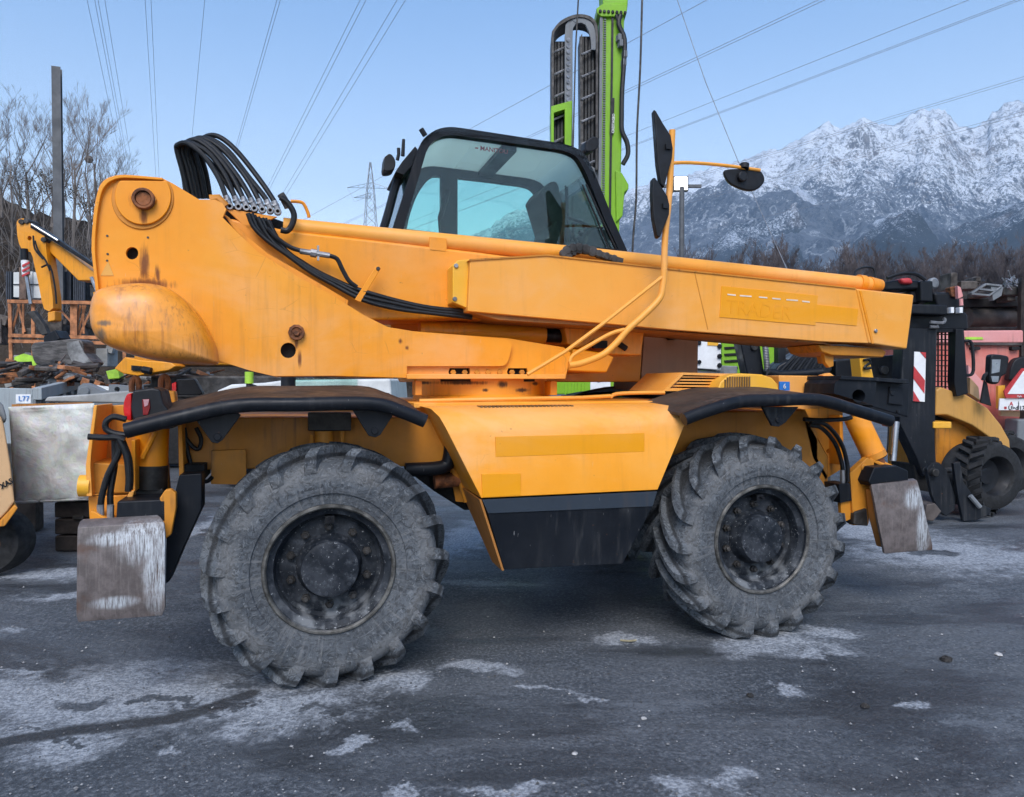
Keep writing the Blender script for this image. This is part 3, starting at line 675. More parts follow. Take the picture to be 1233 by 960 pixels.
mb = MB(); mb.tube(PP([(338, 238), (347, 245), (354, 258), (352, 270), (346, 278), (338, 277)], .74), .017, 10, smooth=4); mb.build('hose', M_hose, T)
mb = MB(); mb.tube(PP([(338, 234), (342, 240), (347, 250)], .76), .022, 10); mb.build('hose_elbow', M_iron, T)
MB().tube(PP([(350, 242.5), (360, 243), (366, 246), (371, 257), (372, 262)], .84), .010, 8, smooth=3).build('grab_rail', M_or, T)
mb = MB(); mb.tube([P(361, 302.5, .72), P(397, 308, .72)], .017, 10); mb.tube([P(374, 304.5, .72), P(381, 305.6, .72)], .024, 8); mb.box(P(383, 305, .72), (.012, .02, .085)); mb.build('hose_coupling', M_zinc, T)
MB().tube(PP([(397, 308), (406, 312), (412, 324), (420, 338), (430, 346)], .72), .013, 8, smooth=3).build('hose', M_hose, T)
MB().tube(PP([(362, 302), (350, 298), (335, 288), (322, 275)], .72), .013, 8, smooth=3).build('hose', M_hose, T)
prism_px([(453, 320), (459, 322.5), (434, 364), (427, 361)], .712, .012).build('hose_strap', M_or, T, bevel=.003)
MB().disc(P(455.5, 323.5, .705), .012, YV, .012, 10, .003).build('strap_bolt', M_iron, T)

# ---- fenders
def fender(bar_px, Y, name_y, depth, rz, lift, sgn=1, mirror_y=None):
    pts = PP(bar_px, Y)
    if mirror_y is not None: pts = [Vector((p.x, mirror_y, p.z)) for p in pts]
    bar = MB().tube(pts, rz, 16, smooth=4).build('fender_bar', M_blk, T, smooth=60)
    sm = catmull(pts, 4); mb = MB(); up = ZV*(rz*.75)
    top = [p+up for p in sm]
    mb.prism(top+[p-ZV*.016 for p in reversed(top)], YV*depth*sgn+ZV*lift); mb.build('fender', M_fend, T, bevel=.003)
    return bar
fender([(151, 519), (215, 503), (285, 488.5), (360, 487), (447, 486), (482, 495), (512, 507)], .0, 0, .62, .035, .06)
fender([(823, 505), (850, 495), (889, 484), (930, 482), (985, 481.5), (1030, 494), (1072, 507)], .0, 0, .55, .037, .045)
fender([(151, 519), (285, 489), (447, 487), (512, 507)], .0, 0, .52, .034, .05, -1, 2.42)
fender([(823, 505), (889, 484), (985, 482), (1072, 507)], .0, 0, .52, .034, .05, -1, 2.42)
for pts in ([(236, 506), (285, 496), (290, 500), (268, 530), (262, 534), (255, 533)], [(424, 493), (476, 496), (458, 524), (452, 527), (444, 525)], [(918, 490), (962, 490), (946, 509), (938, 514), (930, 513)]):
    prism_px(pts, .05, .02).build('fender_bracket', M_blk, T, bevel=.003)
    x = sum(p[0] for p in pts[-3:])/3; y = sum(p[1] for p in pts[-3:])/3
    MB().disc(P(x, y-6, .04), .018, YV, .02, 8, .003).build('bracket_bolt', M_blk, T)
prism_px([(371, 497), (423, 497), (423, 519), (371, 519)], .42, .10).build('fender_block', M_iron, T, bevel=.006)
mb = MB(); mb.tube([P(390, 519, .45), P(390, 545, .45)], .05, 14); mb.tube([P(412, 519, .43), P(412, 545, .43)], .012, 8); mb.tube([P(375, 524, .43), P(375, 540, .43)], .012, 8); mb.build('suspension_pin', M_ordk, T)
prism_px([(260, 486), (300, 471), (345, 466.5), (440, 466.5), (470, 474), (475, 480), (440, 478), (300, 480)], 1.70, .3).build('far_hood', M_blkw, T, bevel=.01)

# ---- right end of the deck: louvred cover and mesh grille
gl = MB(); a = [P(800, 470, .62), P(821, 449.5, .62), P(880, 451, .62), P(866, 470, .62)]
frm = [(798, 471), (821, 448.6), (887, 450.5), (870, 471)]
inn = [(806, 468), (823, 451.5), (877, 453), (863, 468)]
lv = prism_px(frm, .62, .5, (inn,)).build('louvre_cover', M_cover, T)
for k in range(5):
    t = k/4; y = 453+3.6*k; xl = 822-(y-452)*1.05; xr = 877-(y-453)*.95
    prism_px([(xl, y), (xr, y+.6), (xr, y+2.4), (xl, y+1.8)], .635, .10).build('louvre_slat', M_cover, lv)
MB().box(P(842, 462, .80), (.28, .02, .12)).build('louvre_back', M_dark, lv)
gy = [(864, 470), (868, 460), (878, 452), (890, 449.6), (918, 451), (930, 455), (937, 463), (938, 471)]
gr = prism_px(gy, .52, .55).build('grille_cover', M_yel, T, bevel=.01)
for i in range(11):
    x = 873+2.9*i; y0 = max(453.6, 462-(x-868)*.95)
    prism_px([(x, y0), (x+1.5, y0), (x+1.5, 466.5), (x, 466.5)], .512, .01).build('grille_slot', M_grille, gr)
prism_px([(938.5, 459.5), (951, 459.8), (951, 470.5), (938.5, 470)], .60, .008).build('number_sticker', M_blue, T)
text('sticker_number', '6', P(944.8, 468, .594), XV, ZV, .036, M_white, T, align='CENTER')

prism_px([(1035, 430), (1047, 430), (1053, 458), (1038, 458)], 1.5, .12).build('front_post', M_yel, T, bevel=.01)
MB().tube(PP([(1040, 434), (1046, 433), (1048, 437), (1043, 440), (1041, 444), (1049, 443)], 1.48), .012, 6, smooth=3).build('hose', M_hose, T)
# ---- front end: frame, boom rest, outrigger
prism_px([(938, 452), (1000, 453), (1007, 475), (1008, 500), (940, 490)], .72, .9).build('front_frame', M_cover, T, bevel=.01)
mb = MB(); prism_px(smooth_px([(979, 460), (986, 454), (998, 453), (1007, 458), (1005, 470), (996, 476), (983, 473)], 3), .66, .06, (ell(985.5, 465, 5.5, 5.5, 12),), mb=mb)
mb.build('boom_rest', M_or, T)
prism_px([(990, 452), (1000, 449), (1008, 455), (1009, 470), (1000, 470), (1001, 458)], .68, .05).build('rest_hook', M_cover, T, bevel=.006)
mb = MB(); mb.disc(P(997, 471, .64), .028, YV, .05, 14, .006); mb.build('rest_pin', M_ordk, T)
hs = prism_px([(1005, 462), (1014, 454), (1056, 457), (1052, 488), (1004, 474)], .40, .3, (ell(1034, 477, 8, 8, 14),)).build('outrigger_housing', M_blkw, T)
MB().box(P(1030, 474, .56), (.3, .02, .2)).build('housing_back', M_dark, hs)
prism_px([(1056, 457), (1096, 462), (1094, 503), (1050, 490)], .46, .4).build('housing_end', M_blkw, hs, bevel=.01)
prism_px([(1013, 452.5), (1094, 457), (1096, 462.5), (1056, 459), (1012, 457)], .385, .45).build('housing_lip', M_blkw, hs, bevel=.003)
mb = MB(); prism_px([(1072, 466), (1086, 467), (1087, 488), (1070, 486)], .445, .02, mb=mb); mb.disc(P(1075.5, 473.5, .437), .02, YV, .02, 10, .004); mb.disc(P(1082, 496, .45), .014, YV, .03, 8, .003)
mb.build('hinge_plate', M_blkw, hs, bevel=.003)
prism_px([(966, 493), (1015, 490), (1013, 565), (997, 575), (997, 551)], .66, .02, (ell(998, 543.5, 3, 3, 10),)).build('outrigger_bracket', M_ordk, T)
prism_px([(966, 493), (969, 493), (984, 522), (984, 552), (997, 575), (994, 577), (979, 551)], .50, .16).build('bracket_edge', M_ordk, T)
prism_px([(1011, 500), (1015, 500), (1016, 560), (1012, 560)], .55, .25).build('bracket_edge', M_or, T, bevel=.003)
MB().tube([P(1029, 500, .50), P(1052, 548, .44)], .078, 24).build('outrigger_cylinder', M_or, T)
MB().tube([P(1050.5, 545, .443), P(1053.5, 551.5, .436)], .082, 24).build('cylinder_ring', M_ordk, T)
MB().tube([P(1053, 550, .436), P(1060, 566, .42)], .05, 16).build('cylinder_rod', M_rust, T)
MB().tube([P(1079, 508, .40), P(1075, 555, .38)], .022, 12).build('bright_rod', M_chrome, T)
MB().tube(PP([(1070, 512), (1069, 535), (1067, 548), (1060, 552)], .42), .006, 6, smooth=3).build('hose', M_hose, T)
prism_px([(1024, 570), (1045, 551), (1053, 556), (1050, 590), (1046, 632), (1028, 633), (1026, 602)], .36, .05).build('outrigger_side', M_ordk, T, bevel=.005)
MB().disc(P(1041, 563, .35), .022, YV, .02, 12, .004).build('side_pin', M_ordk, T)
mb = MB(); prism_px([(1029, 617), (1044, 612), (1046, 634), (1028, 632)], .345, .08, mb=mb); mb.build('outrigger_foot', M_iron, T, bevel=.01)
prism_px([(1053, 563), (1080, 561), (1094, 567), (1094, 580), (1060, 582), (1050, 586), (1046, 580)], .26, .16).build('outrigger_block', M_blkw, T, bevel=.008)
for (x, y) in ((1047, 556), (1055, 559), (1062, 560)): MB().tube([P(x, y-3, .4), P(x+16, y+4, .36)], .012, 6).build('outrigger_rib', M_ordk, T)
prism_px([(1050, 590), (1057, 592), (1065, 656), (1063, 660), (1053, 622)], .27, .06).build('outrigger_leg', M_brown, T, bevel=.008)
def pad(rows, name='outrigger_pad'):
    fr = []
    for a, b, Y0, Y1 in rows:
        A = P(*a, Y0); B = P(*b, Y1); fr.append([A+(B-A)*i/6 for i in range(7)])
    return MB().grid(fr).build(name, M_pad, T, solid=.022, bevel=.004, smooth=60)
pad([((1050, 584.5), (1097, 579), .36, .34), ((1047.5, 583.3), (1100, 578), .30, .28), ((1048, 585), (1103.5, 580), .262, .242), ((1050, 595), (1107, 592), .25, .23), ((1056.5, 630), (1114.5, 626), .245, .225), ((1063, 661), (1121.5, 656), .245, .225), ((1063.5, 666), (1121.5, 661.5), .255, .235)])
for k, pts in enumerate(([(974, 512), (990, 516), (1006, 535), (1014, 560), (1015, 580)], [(976, 508), (995, 512), (1012, 532), (1020, 558), (1021, 580)], [(968, 505), (990, 506), (1015, 505), (1025, 503)])):
    MB().tube(PP(pts, .40-.02*k), .014, 10, smooth=4).build('hose', M_hose, T)
for x in (1014.5, 1020.5):
    MB().tube([P(x, 566, .40), P(x+.3, 586, .40)], .017, 8).build('hose_fitting', M_zinc, T)
prism_px([(1010, 583), (1024, 582), (1026, 603), (1012, 606)], .36, .15).build('valve_block', M_blk, T, bevel=.004)
prism_px([(1012, 604), (1027, 601), (1027, 624), (1014, 630)], .38, .03).build('outrigger_plate', M_ordk, T, bevel=.003)

# ---- rear end: outrigger, tail lamp
prism_px([(112, 490), (196, 484), (205, 598), (106, 598)], .56, .05).build('outrigger_back', M_ordk, T, bevel=.006)
prism_px([(113, 488), (117, 488), (110, 545), (109, 560), (111, 598), (104, 598), (103, 560)], .24, .32).build('outrigger_flange', M_cover, T, bevel=.004)
prism_px([(104, 575), (103, 580), (110, 595), (162, 594), (162, 560), (110, 557)], .30, .26).build('outrigger_beam', M_ordk, T, bevel=.008)
mb = MB(); mb.disc(P(100.5, 585, .30), .0, YV, .01) if False else mb.tube([P(96, 585, .28), P(110, 585, .28)], .052, 16); mb.build('beam_boss', M_yel, T)
prism_px([(158, 530), (163, 530), (163, 592), (158, 592)], .26, .30).build('outrigger_flange', M_or, T, bevel=.004)
c1 = P(184, 512, .42); c2 = P(182, 560, .42); c3 = P(181, 588, .42)
MB().tube([c1, c2], .078, 24, cap=True).build('outrigger_cylinder', M_or, T)
MB().tube([c2, c3], .080, 24).build('cylinder_sleeve', M_iron, T)
MB().tube(PP([(187, 520), (178, 538), (174, 545), (171, 552)], .33), .014, 8, smooth=3).build('cylinder_pipe', M_or, T)
prism_px([(163, 590), (197, 588), (199, 606), (163, 606)], .36, .12).build('rod_eye', M_iron, T, bevel=.01)
prism_px([(106, 598), (160, 596), (160, 612), (112, 640), (108, 632)], .30, .05).build('outrigger_side', M_or, T, bevel=.005)
prism_px([(152, 600), (156, 592), (162, 591), (158, 604)], .24, .03).build('outrigger_lug', M_cover, T, bevel=.004)
prism_px([(192, 600), (199, 590), (206, 589), (212, 594), (212, 612), (206, 644), (198, 650)], .10, .04).build('outrigger_lug', M_ordk, T, bevel=.006)
prism_px([(141, 604), (200, 601.5), (200.5, 629), (139, 632)], .10, .22).build('outrigger_block', M_blkw, T, bevel=.008)
prism_px([(109, 616), (113, 616), (140, 632), (140, 636), (109, 636)], .12, .14).build('outrigger_tray', M_or, T, bevel=.004)
prism_px([(200, 645), (208, 604), (216, 572), (243, 570), (243, 612), (220, 662), (204, 700), (199, 704)], .20, .14).build('outrigger_leg', M_blkw, T, bevel=.006)
prism_px([(214, 510), (219, 511), (222, 588), (216, 590)], .34, .14).build('outrigger_flange', M_or, T, bevel=.004)
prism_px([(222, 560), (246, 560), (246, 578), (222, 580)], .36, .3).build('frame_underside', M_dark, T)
pad([((100, 628), (190, 623), .10, .10), ((96, 631), (194, 625.5), .035, .035), ((94, 637), (198, 630), .005, .005), ((93.5, 650), (199.3, 643), -.005, -.005), ((93, 700), (199.3, 690), -.007, -.007), ((92.5, 740), (199.3, 731), -.005, -.005), ((95, 748), (196, 740), .004, .004)])
for k, pts in enumerate(([(106, 526), (125, 527), (140, 527), (150, 530)], [(141, 530), (143, 546), (130, 572), (123, 596), (121, 612)], [(138, 530), (138, 560), (133, 592), (133, 612)], [(143, 528), (152, 548), (155, 575), (154, 592)], [(147, 530), (155, 552), (157, 575), (156, 590)], [(152, 505), (137, 502), (128, 508), (128, 517), (138, 522), (152, 524)],
                         [(222, 515), (226, 545), (236, 572), (248, 580), (256, 574)], [(218, 520), (232, 538), (240, 540), (242, 528), (236, 515)])):
    MB().tube(PP(pts, .14+.02*(k % 3) if k < 6 else .45), .0145 if k < 6 else .011, 10, smooth=4).build('hose', M_hose, T)
for x in (121, 133):
    mb = MB(); mb.tube([P(x, 608, .15), P(x, 629, .15)], .016, 8); mb.tube([P(x, 625, .15), P(x, 633, .15)], .022, 6); mb.build('hose_fitting', M_zinc, T)
M_redd = plain('dark_red_lens', (.16, .006, .008), .2); M_pinkl = plain('faded_lens', (.42, .22, .24), .2)
tl = prism_px([(160, 470), (184, 467), (193, 469), (197, 486), (206, 498), (196, 508), (160, 508), (157, 490)], .22, .26).build('tail_lamp', M_plas, T, bevel=.012)
mb = MB(); mb.prism(PP(smooth_px([(158.5, 473), (153, 475), (149, 484), (148.5, 496), (152, 505), (158, 507)], 3, False), .24), YV*.2); mb.build('lamp_lens', M_red, tl, bevel=.008)
prism_px([(171, 481), (180, 480.5), (181, 491), (178, 500), (172, 500)], .212, .02).build('side_lens', M_redd, tl, bevel=.003)
prism_px([(172.5, 481.5), (179.5, 481), (178, 488), (174, 490)], .209, .01).build('lens_window', M_pinkl, tl)
prism_px([(165, 507), (205, 498), (208, 516), (170, 520)], .20, .2).build('lamp_bracket', M_blkw, T, bevel=.006)
prism_px([(192, 470), (210, 471), (213, 500), (205, 500), (204, 482), (193, 480)], .60, .1).build('rear_frame', M_or, T, bevel=.008)
for x, y in ((163, 458), (198, 456)):
    mb = MB(); mb.tube(PP([(x-4, y+14), (x-4, y+2), (x, y-3), (x+4, y+2), (x+4, y+14)], .75), .016, 8, smooth=3); mb.build('tow_eye', M_rust, T)
f2 = prism_px([(212, 457), (234, 456), (244, 474), (240, 476), (212, 476)], 2.2, .16).build('tail_lamp', M_plas, T, bevel=.008)
prism_px([(207, 462), (212, 460), (212, 474), (207, 474)], 2.18, .16).build('lamp_lens', M_red, f2)
# ================================================================== ground, mountains, hill
def ground_mat():
    g = NG('wet_asphalt'); p = g.pos()
    q = g.scale(p, 1.0, (0, 0, TH))                       # turned so that x runs across the view and y away from it
    wv = g.n('TexNoise'); g.put(wv.inputs['Vector'], p); wv.inputs['Scale'].default_value = 2.6; wv.inputs['Detail'].default_value = 6; wv.inputs['Roughness'].default_value = .65
    vm = g.n('VectorMath', operation='MULTIPLY_ADD'); g.put(vm.inputs[0], wv.outputs['Color']); vm.inputs[1].default_value = (.75, .75, 0); vm.inputs[2].default_value = (-.375, -.375, 0)
    va = g.n('VectorMath', operation='ADD'); g.put(va.inputs[0], q); g.put(va.inputs[1], vm.outputs[0])
    xyz = g.sep(va.outputs[0]); rot = Matrix.Rotation(TH, 3, 'Z')
    def sp(px, py, rx, ry):
        c = rot @ G(px, py); a = rot @ G(px+rx, py); f = rot @ G(px, max(480, py-ry)); n_ = rot @ G(px, py+ry)
        return (c.x, (f.y+n_.y)/2, abs(a.x-c.x), abs(f.y-n_.y)/2)
    light = [sp(*s) for s in ((120, 842, 270, 46), (70, 888, 120, 24), (330, 850, 130, 28), (470, 818, 60, 16), (576, 803, 42, 10), (206, 907, 20, 6), (420, 886, 17, 8), (482, 874, 15, 10),
             (620, 955, 70, 10), (480, 958, 70, 5), (815, 946, 45, 11), (905, 938, 45, 14), (940, 776, 90, 17), (1000, 762, 40, 10), (760, 771, 46, 8), (1150, 668, 130, 28), (1060, 640, 60, 16), (45, 692, 70, 9),
             (30, 752, 30, 4), (110, 716, 80, 6), (1050, 640, 90, 18), (560, 650, 40, 22), (660, 830, 50, 5), (1100, 850, 30, 8), (960, 830, 26, 6), (20, 806, 40, 12), (1000, 790, 25, 6), (230, 640, 20, 40))]
    dark = [sp(*s) for s in ((60, 884, 75, 5), (150, 869, 55, 4.5), (225, 856, 40, 6), (275, 843, 34, 6), (120, 838, 50, 9), (205, 842, 40, 5), (20, 800, 40, 8), (300, 820, 30, 8), (1120, 664, 35, 6), (1090, 700, 60, 5), (960, 812, 40, 8), (400, 852, 40, 5))]
    n_big = g.noise(p, 3.1, 6, .7); n_edge = g.noise(p, 7.0, 8, .74); n_f = g.noise(p, 55, 6, .75); n_g = g.voro(p, 70)
    wq = g.sep(g.scale(q, 1.0)); fw = g.math('MULTIPLY', g.math('SUBTRACT', g.noise(p, 9, 5, .7), .5), .16)
    seam = None                              # the tarred seam that runs through the pale patch: distance to a polyline
    pl = [rot @ G(*a) for a in ((-40, 900), (40, 886), (100, 876), (150, 871), (205, 864), (250, 852), (300, 834))]
    for A_, B_ in zip(pl, pl[1:]):
        dx, dy = B_.x-A_.x, B_.y-A_.y; L2 = dx*dx+dy*dy
        ux = g.math('SUBTRACT', wq[0], A_.x); uy = g.math('SUBTRACT', wq[1], A_.y)
        t_ = g.math('DIVIDE', g.math('ADD', g.math('MULTIPLY', ux, dx), g.math('MULTIPLY', uy, dy)), L2, clamp=True)
        ex_ = g.math('SUBTRACT', ux, g.math('MULTIPLY', t_, dx)); ey_ = g.math('SUBTRACT', uy, g.math('MULTIPLY', t_, dy))
        dd_ = g.math('ADD', g.math('SQRT', g.math('ADD', g.math('MULTIPLY', ex_, ex_), g.math('MULTIPLY', ey_, ey_))), g.math('MULTIPLY', fw, .35))
        k_ = g.ramp(dd_, .075, .03); seam = k_ if seam is None else g.math('MAXIMUM', seam, k_)
    nn = g.math('ADD', g.math('MULTIPLY', g.math('SUBTRACT', n_big, .5), 1.2), g.math('MULTIPLY', g.math('SUBTRACT', n_edge, .5), 1.9))
    m = g.ramp(g.math('ADD', blob(g, xyz, light, (0, 1)), nn), -.16, .66)
    dk = g.math('MAXIMUM', g.ramp(g.math('ADD', blob(g, xyz, dark, (0, 1)), g.math('MULTIPLY', nn, .7)), .0, .4), seam)
    m = g.math('MULTIPLY', m, g.math('SUBTRACT', 1.0, dk))
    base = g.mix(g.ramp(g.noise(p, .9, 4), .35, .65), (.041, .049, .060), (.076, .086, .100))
    wheel = g.noise(g.scale(p, (.35, 2.6, 1)), 1.0, 5, .6)
    base = g.mix(g.math('MULTIPLY', g.ramp(wheel, .48, .66), .6), base, (.105, .112, .122))
    agg = g.ramp(n_f, .49, .62)
    base = g.mix(g.math('MULTIPLY', agg, .85), base, (.165, .178, .195))
    base = g.mix(g.math('MULTIPLY', g.ramp(n_f, .46, .34), .75), base, (.014, .014, .015))
    peb = g.voro(p, 38, 0); pr = g.voro(p, 38, 1)
    pebm = g.math('MULTIPLY', g.ramp(peb, .22, .12), g.ramp(g.sep(pr)[0], .80, .84))
    base = g.mix(g.math('MULTIPLY', pebm, .75), base, (.36, .35, .35))
    base = g.mix(g.math('MULTIPLY', seam, .8), base, (.022, .022, .023))
    damp = g.ramp(g.math('ADD', g.noise(g.scale(q, (.55, 1.5, 1)), 1.0, 7, .68, .3), g.math('MULTIPLY', g.math('SUBTRACT', n_f, .5), .25)), .47, .60)
    base = g.mix(g.math('MULTIPLY', damp, .62), base, (.020, .021, .023))
    dusty = g.ramp(g.math('ADD', g.noise(g.scale(q, (.9, 2.4, 1), (0, 0, .12)), 1.0, 8, .72), g.math('MULTIPLY', g.math('SUBTRACT', n_f, .5), .35)), .53, .68)
    base = g.mix(g.math('MULTIPLY', dusty, .55), base, (.155, .170, .190))
    lt = g.mix(g.ramp(n_f, .38, .62), (.155, .170, .192), (.40, .425, .46))
    c = g.mix(m, base, lt)
    wet = g.math('MAXIMUM', damp, g.math('MULTIPLY', g.ramp(g.noise(p, .55, 5, .65), .44, .62), .6))
    r = g.math('MULTIPLY_ADD', wet, -.46, .82); r = g.math('MAXIMUM', r, g.math('MULTIPLY', m, .85))
    h = g.math('ADD', g.math('MULTIPLY', n_f, .55), g.math('ADD', g.math('MULTIPLY', n_edge, .5), g.math('MULTIPLY', pebm, .4)))
    nb = g.bump(h, .9, .022); nb = g.bump(n_big, .3, .08, nb)
    return g.done(c, r, 0, nb, 0, .6)
rows = []
rs = [.2, .6, 1, 1.5, 2, 2.6, 3.3, 4, 5, 6.5, 8, 10, 13, 17, 22, 30, 45, 70, 120, 250, 500, 900, 1600, 3000, 4500]
for r in rs:
    row = []
    for k in range(96):
        a = 2*math.pi*k/96; x = CAM.x+r*math.sin(a); y = CAM.y+r*math.cos(a)
        z = 0 if r < 2 or r > 60 else .012*noise.noise(Vector((x*.6, y*.6, 3)))-.006
        row.append(Vector((x, y, min(z, 0))))
    rows.append(row)
g_ = MB(); g_.grid(rows, True); n0 = len(g_.v); g_.add([Vector((CAM.x, CAM.y, 0))], []); g_.f += [[n0, (k+1) % 96, k] for k in range(96)]
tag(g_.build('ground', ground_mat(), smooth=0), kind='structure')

def mountain_mat():
    g = NG('snowy_rock'); p = g.pos(); z = g.sep(p)[2]; nz = g.sep(g.n('NewGeometry').outputs['Normal'])[2]
    n1 = g.noise(g.scale(p, (1, 1, .45)), .012, 10, .72); n2 = g.noise(p, .045, 8, .74); n3 = g.noise(p, .13, 7, .85)
    nb = g.noise(p, .0022, 4)
    rock = g.mix(g.ramp(n2, .38, .66), (.06, .065, .08), (.20, .19, .185))
    rock = g.mix(g.math('MULTIPLY', g.ramp(nb, .60, .70), .4), rock, (.26, .20, .165))
    snow = g.mix(n2, (.52, .57, .64), (.74, .78, .83))
    rib = g.noise(g.scale(p, (.022, .022, .006), (.25, .6, .3)), 1.0, 8, .72, .4); gul = g.noise(g.scale(p, (.05, .05, .014), (-.2, -.5, .2)), 1.0, 6, .75)
    s = g.math('ADD', g.math('MULTIPLY', nz, .40), g.math('ADD', g.math('MULTIPLY', rib, .85), g.math('ADD', g.math('MULTIPLY', n3, .95), g.math('MULTIPLY', gul, .62))))
    s = g.math('ADD', s, g.ramp(z, 150, 800, -.06, -.03))
    c = g.mix(g.ramp(g.math('SUBTRACT', s, .29), 1.04, 1.12), rock, snow)
    def line(v, w, hi): return g.ramp(g.math('ABSOLUTE', g.math('SUBTRACT', v, .5)), w, w*.25, 0, hi)
    c1 = line(g.noise(g.scale(p, (.0075, .0075, .0032), (.2, .75, .3)), 1.0, 5, .6, .25), .013, .8); c2 = line(g.noise(g.scale(p, (.02, .02, .008), (-.3, .7, .2)), 1.0, 5, .6, .3), .024, .75)
    d1 = line(g.noise(g.scale(p, (.012, .012, .005), (.4, -.8, .1)), 1.0, 6, .7, .5), .035, .75)
    c = g.mix(d1, c, g.mix(n3, (.05, .055, .07), (.17, .165, .17))); c = g.mix(g.math('MAXIMUM', c1, c2), c, snow)
    # forest, dusted: dark crowns with snow between, thinning upwards
    tr = g.noise(g.scale(p, (1, 1, .6)), .14, 5, .8)
    fm = g.math('ADD', g.ramp(z, 120, 800, .50, -.32), g.math('ADD', g.math('MULTIPLY', g.math('SUBTRACT', nb, .5), .9), g.math('MULTIPLY', g.math('SUBTRACT', n1, .5), .9)))
    fo = g.ramp(g.math('ADD', g.math('MULTIPLY', g.math('SUBTRACT', tr, .5), 1.8), fm), -.02, .12)
    c = g.mix(g.math('MULTIPLY', g.math('MULTIPLY', fo, .88), g.math('SUBTRACT', 1.0, g.math('MULTIPLY', c1, .35))), c, g.mix(n3, (.018, .030, .046), (.055, .072, .105)))
    nrm = g.bump(n2, .8, 14.0); nrm = g.bump(n3, .5, 4.0, nrm)
    return g.done(c, .9, 0, nrm, 0, .1)
def forest_mat():
    g = NG('dusted_forest'); p = g.pos(); z = g.sep(p)[2]
    tr = g.noise(g.scale(p, (1, 1, .6)), .20, 6, .85); n1 = g.noise(p, .010, 6, .7); nb = g.noise(p, .004, 3)
    snow = g.ramp(g.math('ADD', tr, g.math('ADD', g.ramp(z, 120, 480, -.13, .10), g.math('MULTIPLY', g.math('SUBTRACT', n1, .5), .6))), .52, .60)
    c = g.mix(tr, (.018, .028, .038), (.06, .068, .08))
    c = g.mix(g.math('MULTIPLY', g.ramp(nb, .55, .65), .55), c, (.17, .13, .11))
    c = g.mix(g.math('MULTIPLY', snow, .75), c, (.55, .61, .70))
    return g.done(c, .95, 0, g.bump(tr, .8, 6.0), 0, .05)
def interp(prof, x):
    if x <= prof[0][0]: return prof[0][1]
    for (a, b), (c, d) in zip(prof, prof[1:]):
        if x <= c: return b+(d-b)*(x-a)/(c-a)
    return prof[-1][1]
def range_(name, prof, d0, d1, x0, x1, nc, nr, mat, rough, jag, seed, power=1.0):
    rows = []; off = Vector((seed, seed*2.3, 0))
    for i in range(nr+3):
        s = i/(nr-1); row = []
        for j in range(nc+1):
            px = x0+(x1-x0)*j/nc; top = interp(prof, px)
            az = ray(px, 462); az = Vector((az.x, az.y, 0)).normalized(); cosf = az.dot(FLAT)
            dd = d0+(d1-d0)*min(s, 1)+(0 if s <= 1 else (s-1)*d1*2.2*nr/120)
            H = (462-top)/FPX*d1
            pos = CAM+az*(dd/cosf); q = Vector((pos.x, pos.y, 0))
            if s <= 1:
                nz = noise.ridged_multi_fractal(q/(rough*5)+off, 1.0, 2.1, 6, 1.0, 2.0)-1.0
                nz2 = noise.fractal(q/rough*1.6+off, .9, 2.1, 5)
                z = H*(s**power)*1.0 + H*.24*nz*math.sin(math.pi*min(1, s*.98))**.7 + H*.05*nz2*min(1, 4*s)*(1-.5*s)
                z += jag*s*s*(noise.fractal(Vector((px*.16, seed, 0)), .8, 2.2, 5)-.1)
                z = max(z, -3*(1-s)) + (CAM.z if s > .5 else 0)
            else: z = H*(1-(s-1)*(nr-1)*.33)
            row.append(Vector((pos.x, pos.y, z)))
        rows.append(row)
    mb = MB(); mb.grid(rows); return tag(mb.build(name, mat, smooth=0), kind='structure')
RP = [(-300, 420), (200, 400), (380, 345), (480, 315), (560, 288), (610, 266), (660, 258), (700, 252), (752, 238), (782, 227), (805, 226), (824, 225), (845, 217), (862, 210), (890, 200), (907, 194), (925, 182), (940, 181), (952, 174), (963, 166),
      (980, 160), (993, 155), (1008, 158), (1022, 150), (1038, 142), (1053, 147), (1063, 150), (1072, 155), (1085, 150), (1098, 146), (1106, 140), (1113, 142), (1122, 137), (1132, 139), (1142, 147), (1150, 153), (1165, 155), (1177, 155), (1192, 141), (1206, 133), (1218, 127), (1233, 130), (1300, 118), (1400, 150), (1700, 190), (2200, 300)]
range_('mountain', RP, 1100, 2700, -300, 1900, 620, 170, mountain_mat(), 260, 15, 3.1, 1.05)
FP1 = [(700, 460), (780, 362), (815, 330), (852, 300), (890, 274), (925, 250), (945, 236), (959, 227), (968, 233), (985, 249), (1010, 275), (1040, 308), (1080, 350), (1120, 390), (1180, 440)]
range_('foothill', FP1, 800, 1900, 690, 1200, 300, 110, forest_mat(), 110, 5, 8.4, 1.0)
FP2 = [(860, 440), (930, 385), (985, 335), (1020, 300), (1045, 280), (1068, 264), (1090, 258), (1108, 270), (1126, 286), (1150, 282), (1180, 270), (1205, 258), (1233, 245), (1290, 224), (1400, 205), (1600, 230), (2000, 330)]
range_('foothill', FP2, 700, 1700, 850, 1900, 340, 110, forest_mat(), 110, 5, 15.2, 1.0)
def bank_mat():
    g = NG('brown_bank'); p = g.pos(); n1 = g.noise(p, .5, 8, .75); n2 = g.noise(p, 2.4, 6, .75)
    c = g.mix(g.ramp(n1, .36, .66), (.030, .024, .020), (.085, .066, .05)); c = g.mix(g.math('MULTIPLY', g.ramp(n2, .56, .68), .6), c, (.13, .11, .085))
    return g.done(c, .95, 0, g.bump(n2, 1, .3), 0, .05)
M_bank = bank_mat()
BP = [(-500, 240), (-200, 228), (-60, 226), (0, 234), (22, 250), (45, 256), (100, 264), (150, 280), (230, 310), (320, 365), (420, 425), (520, 458)]
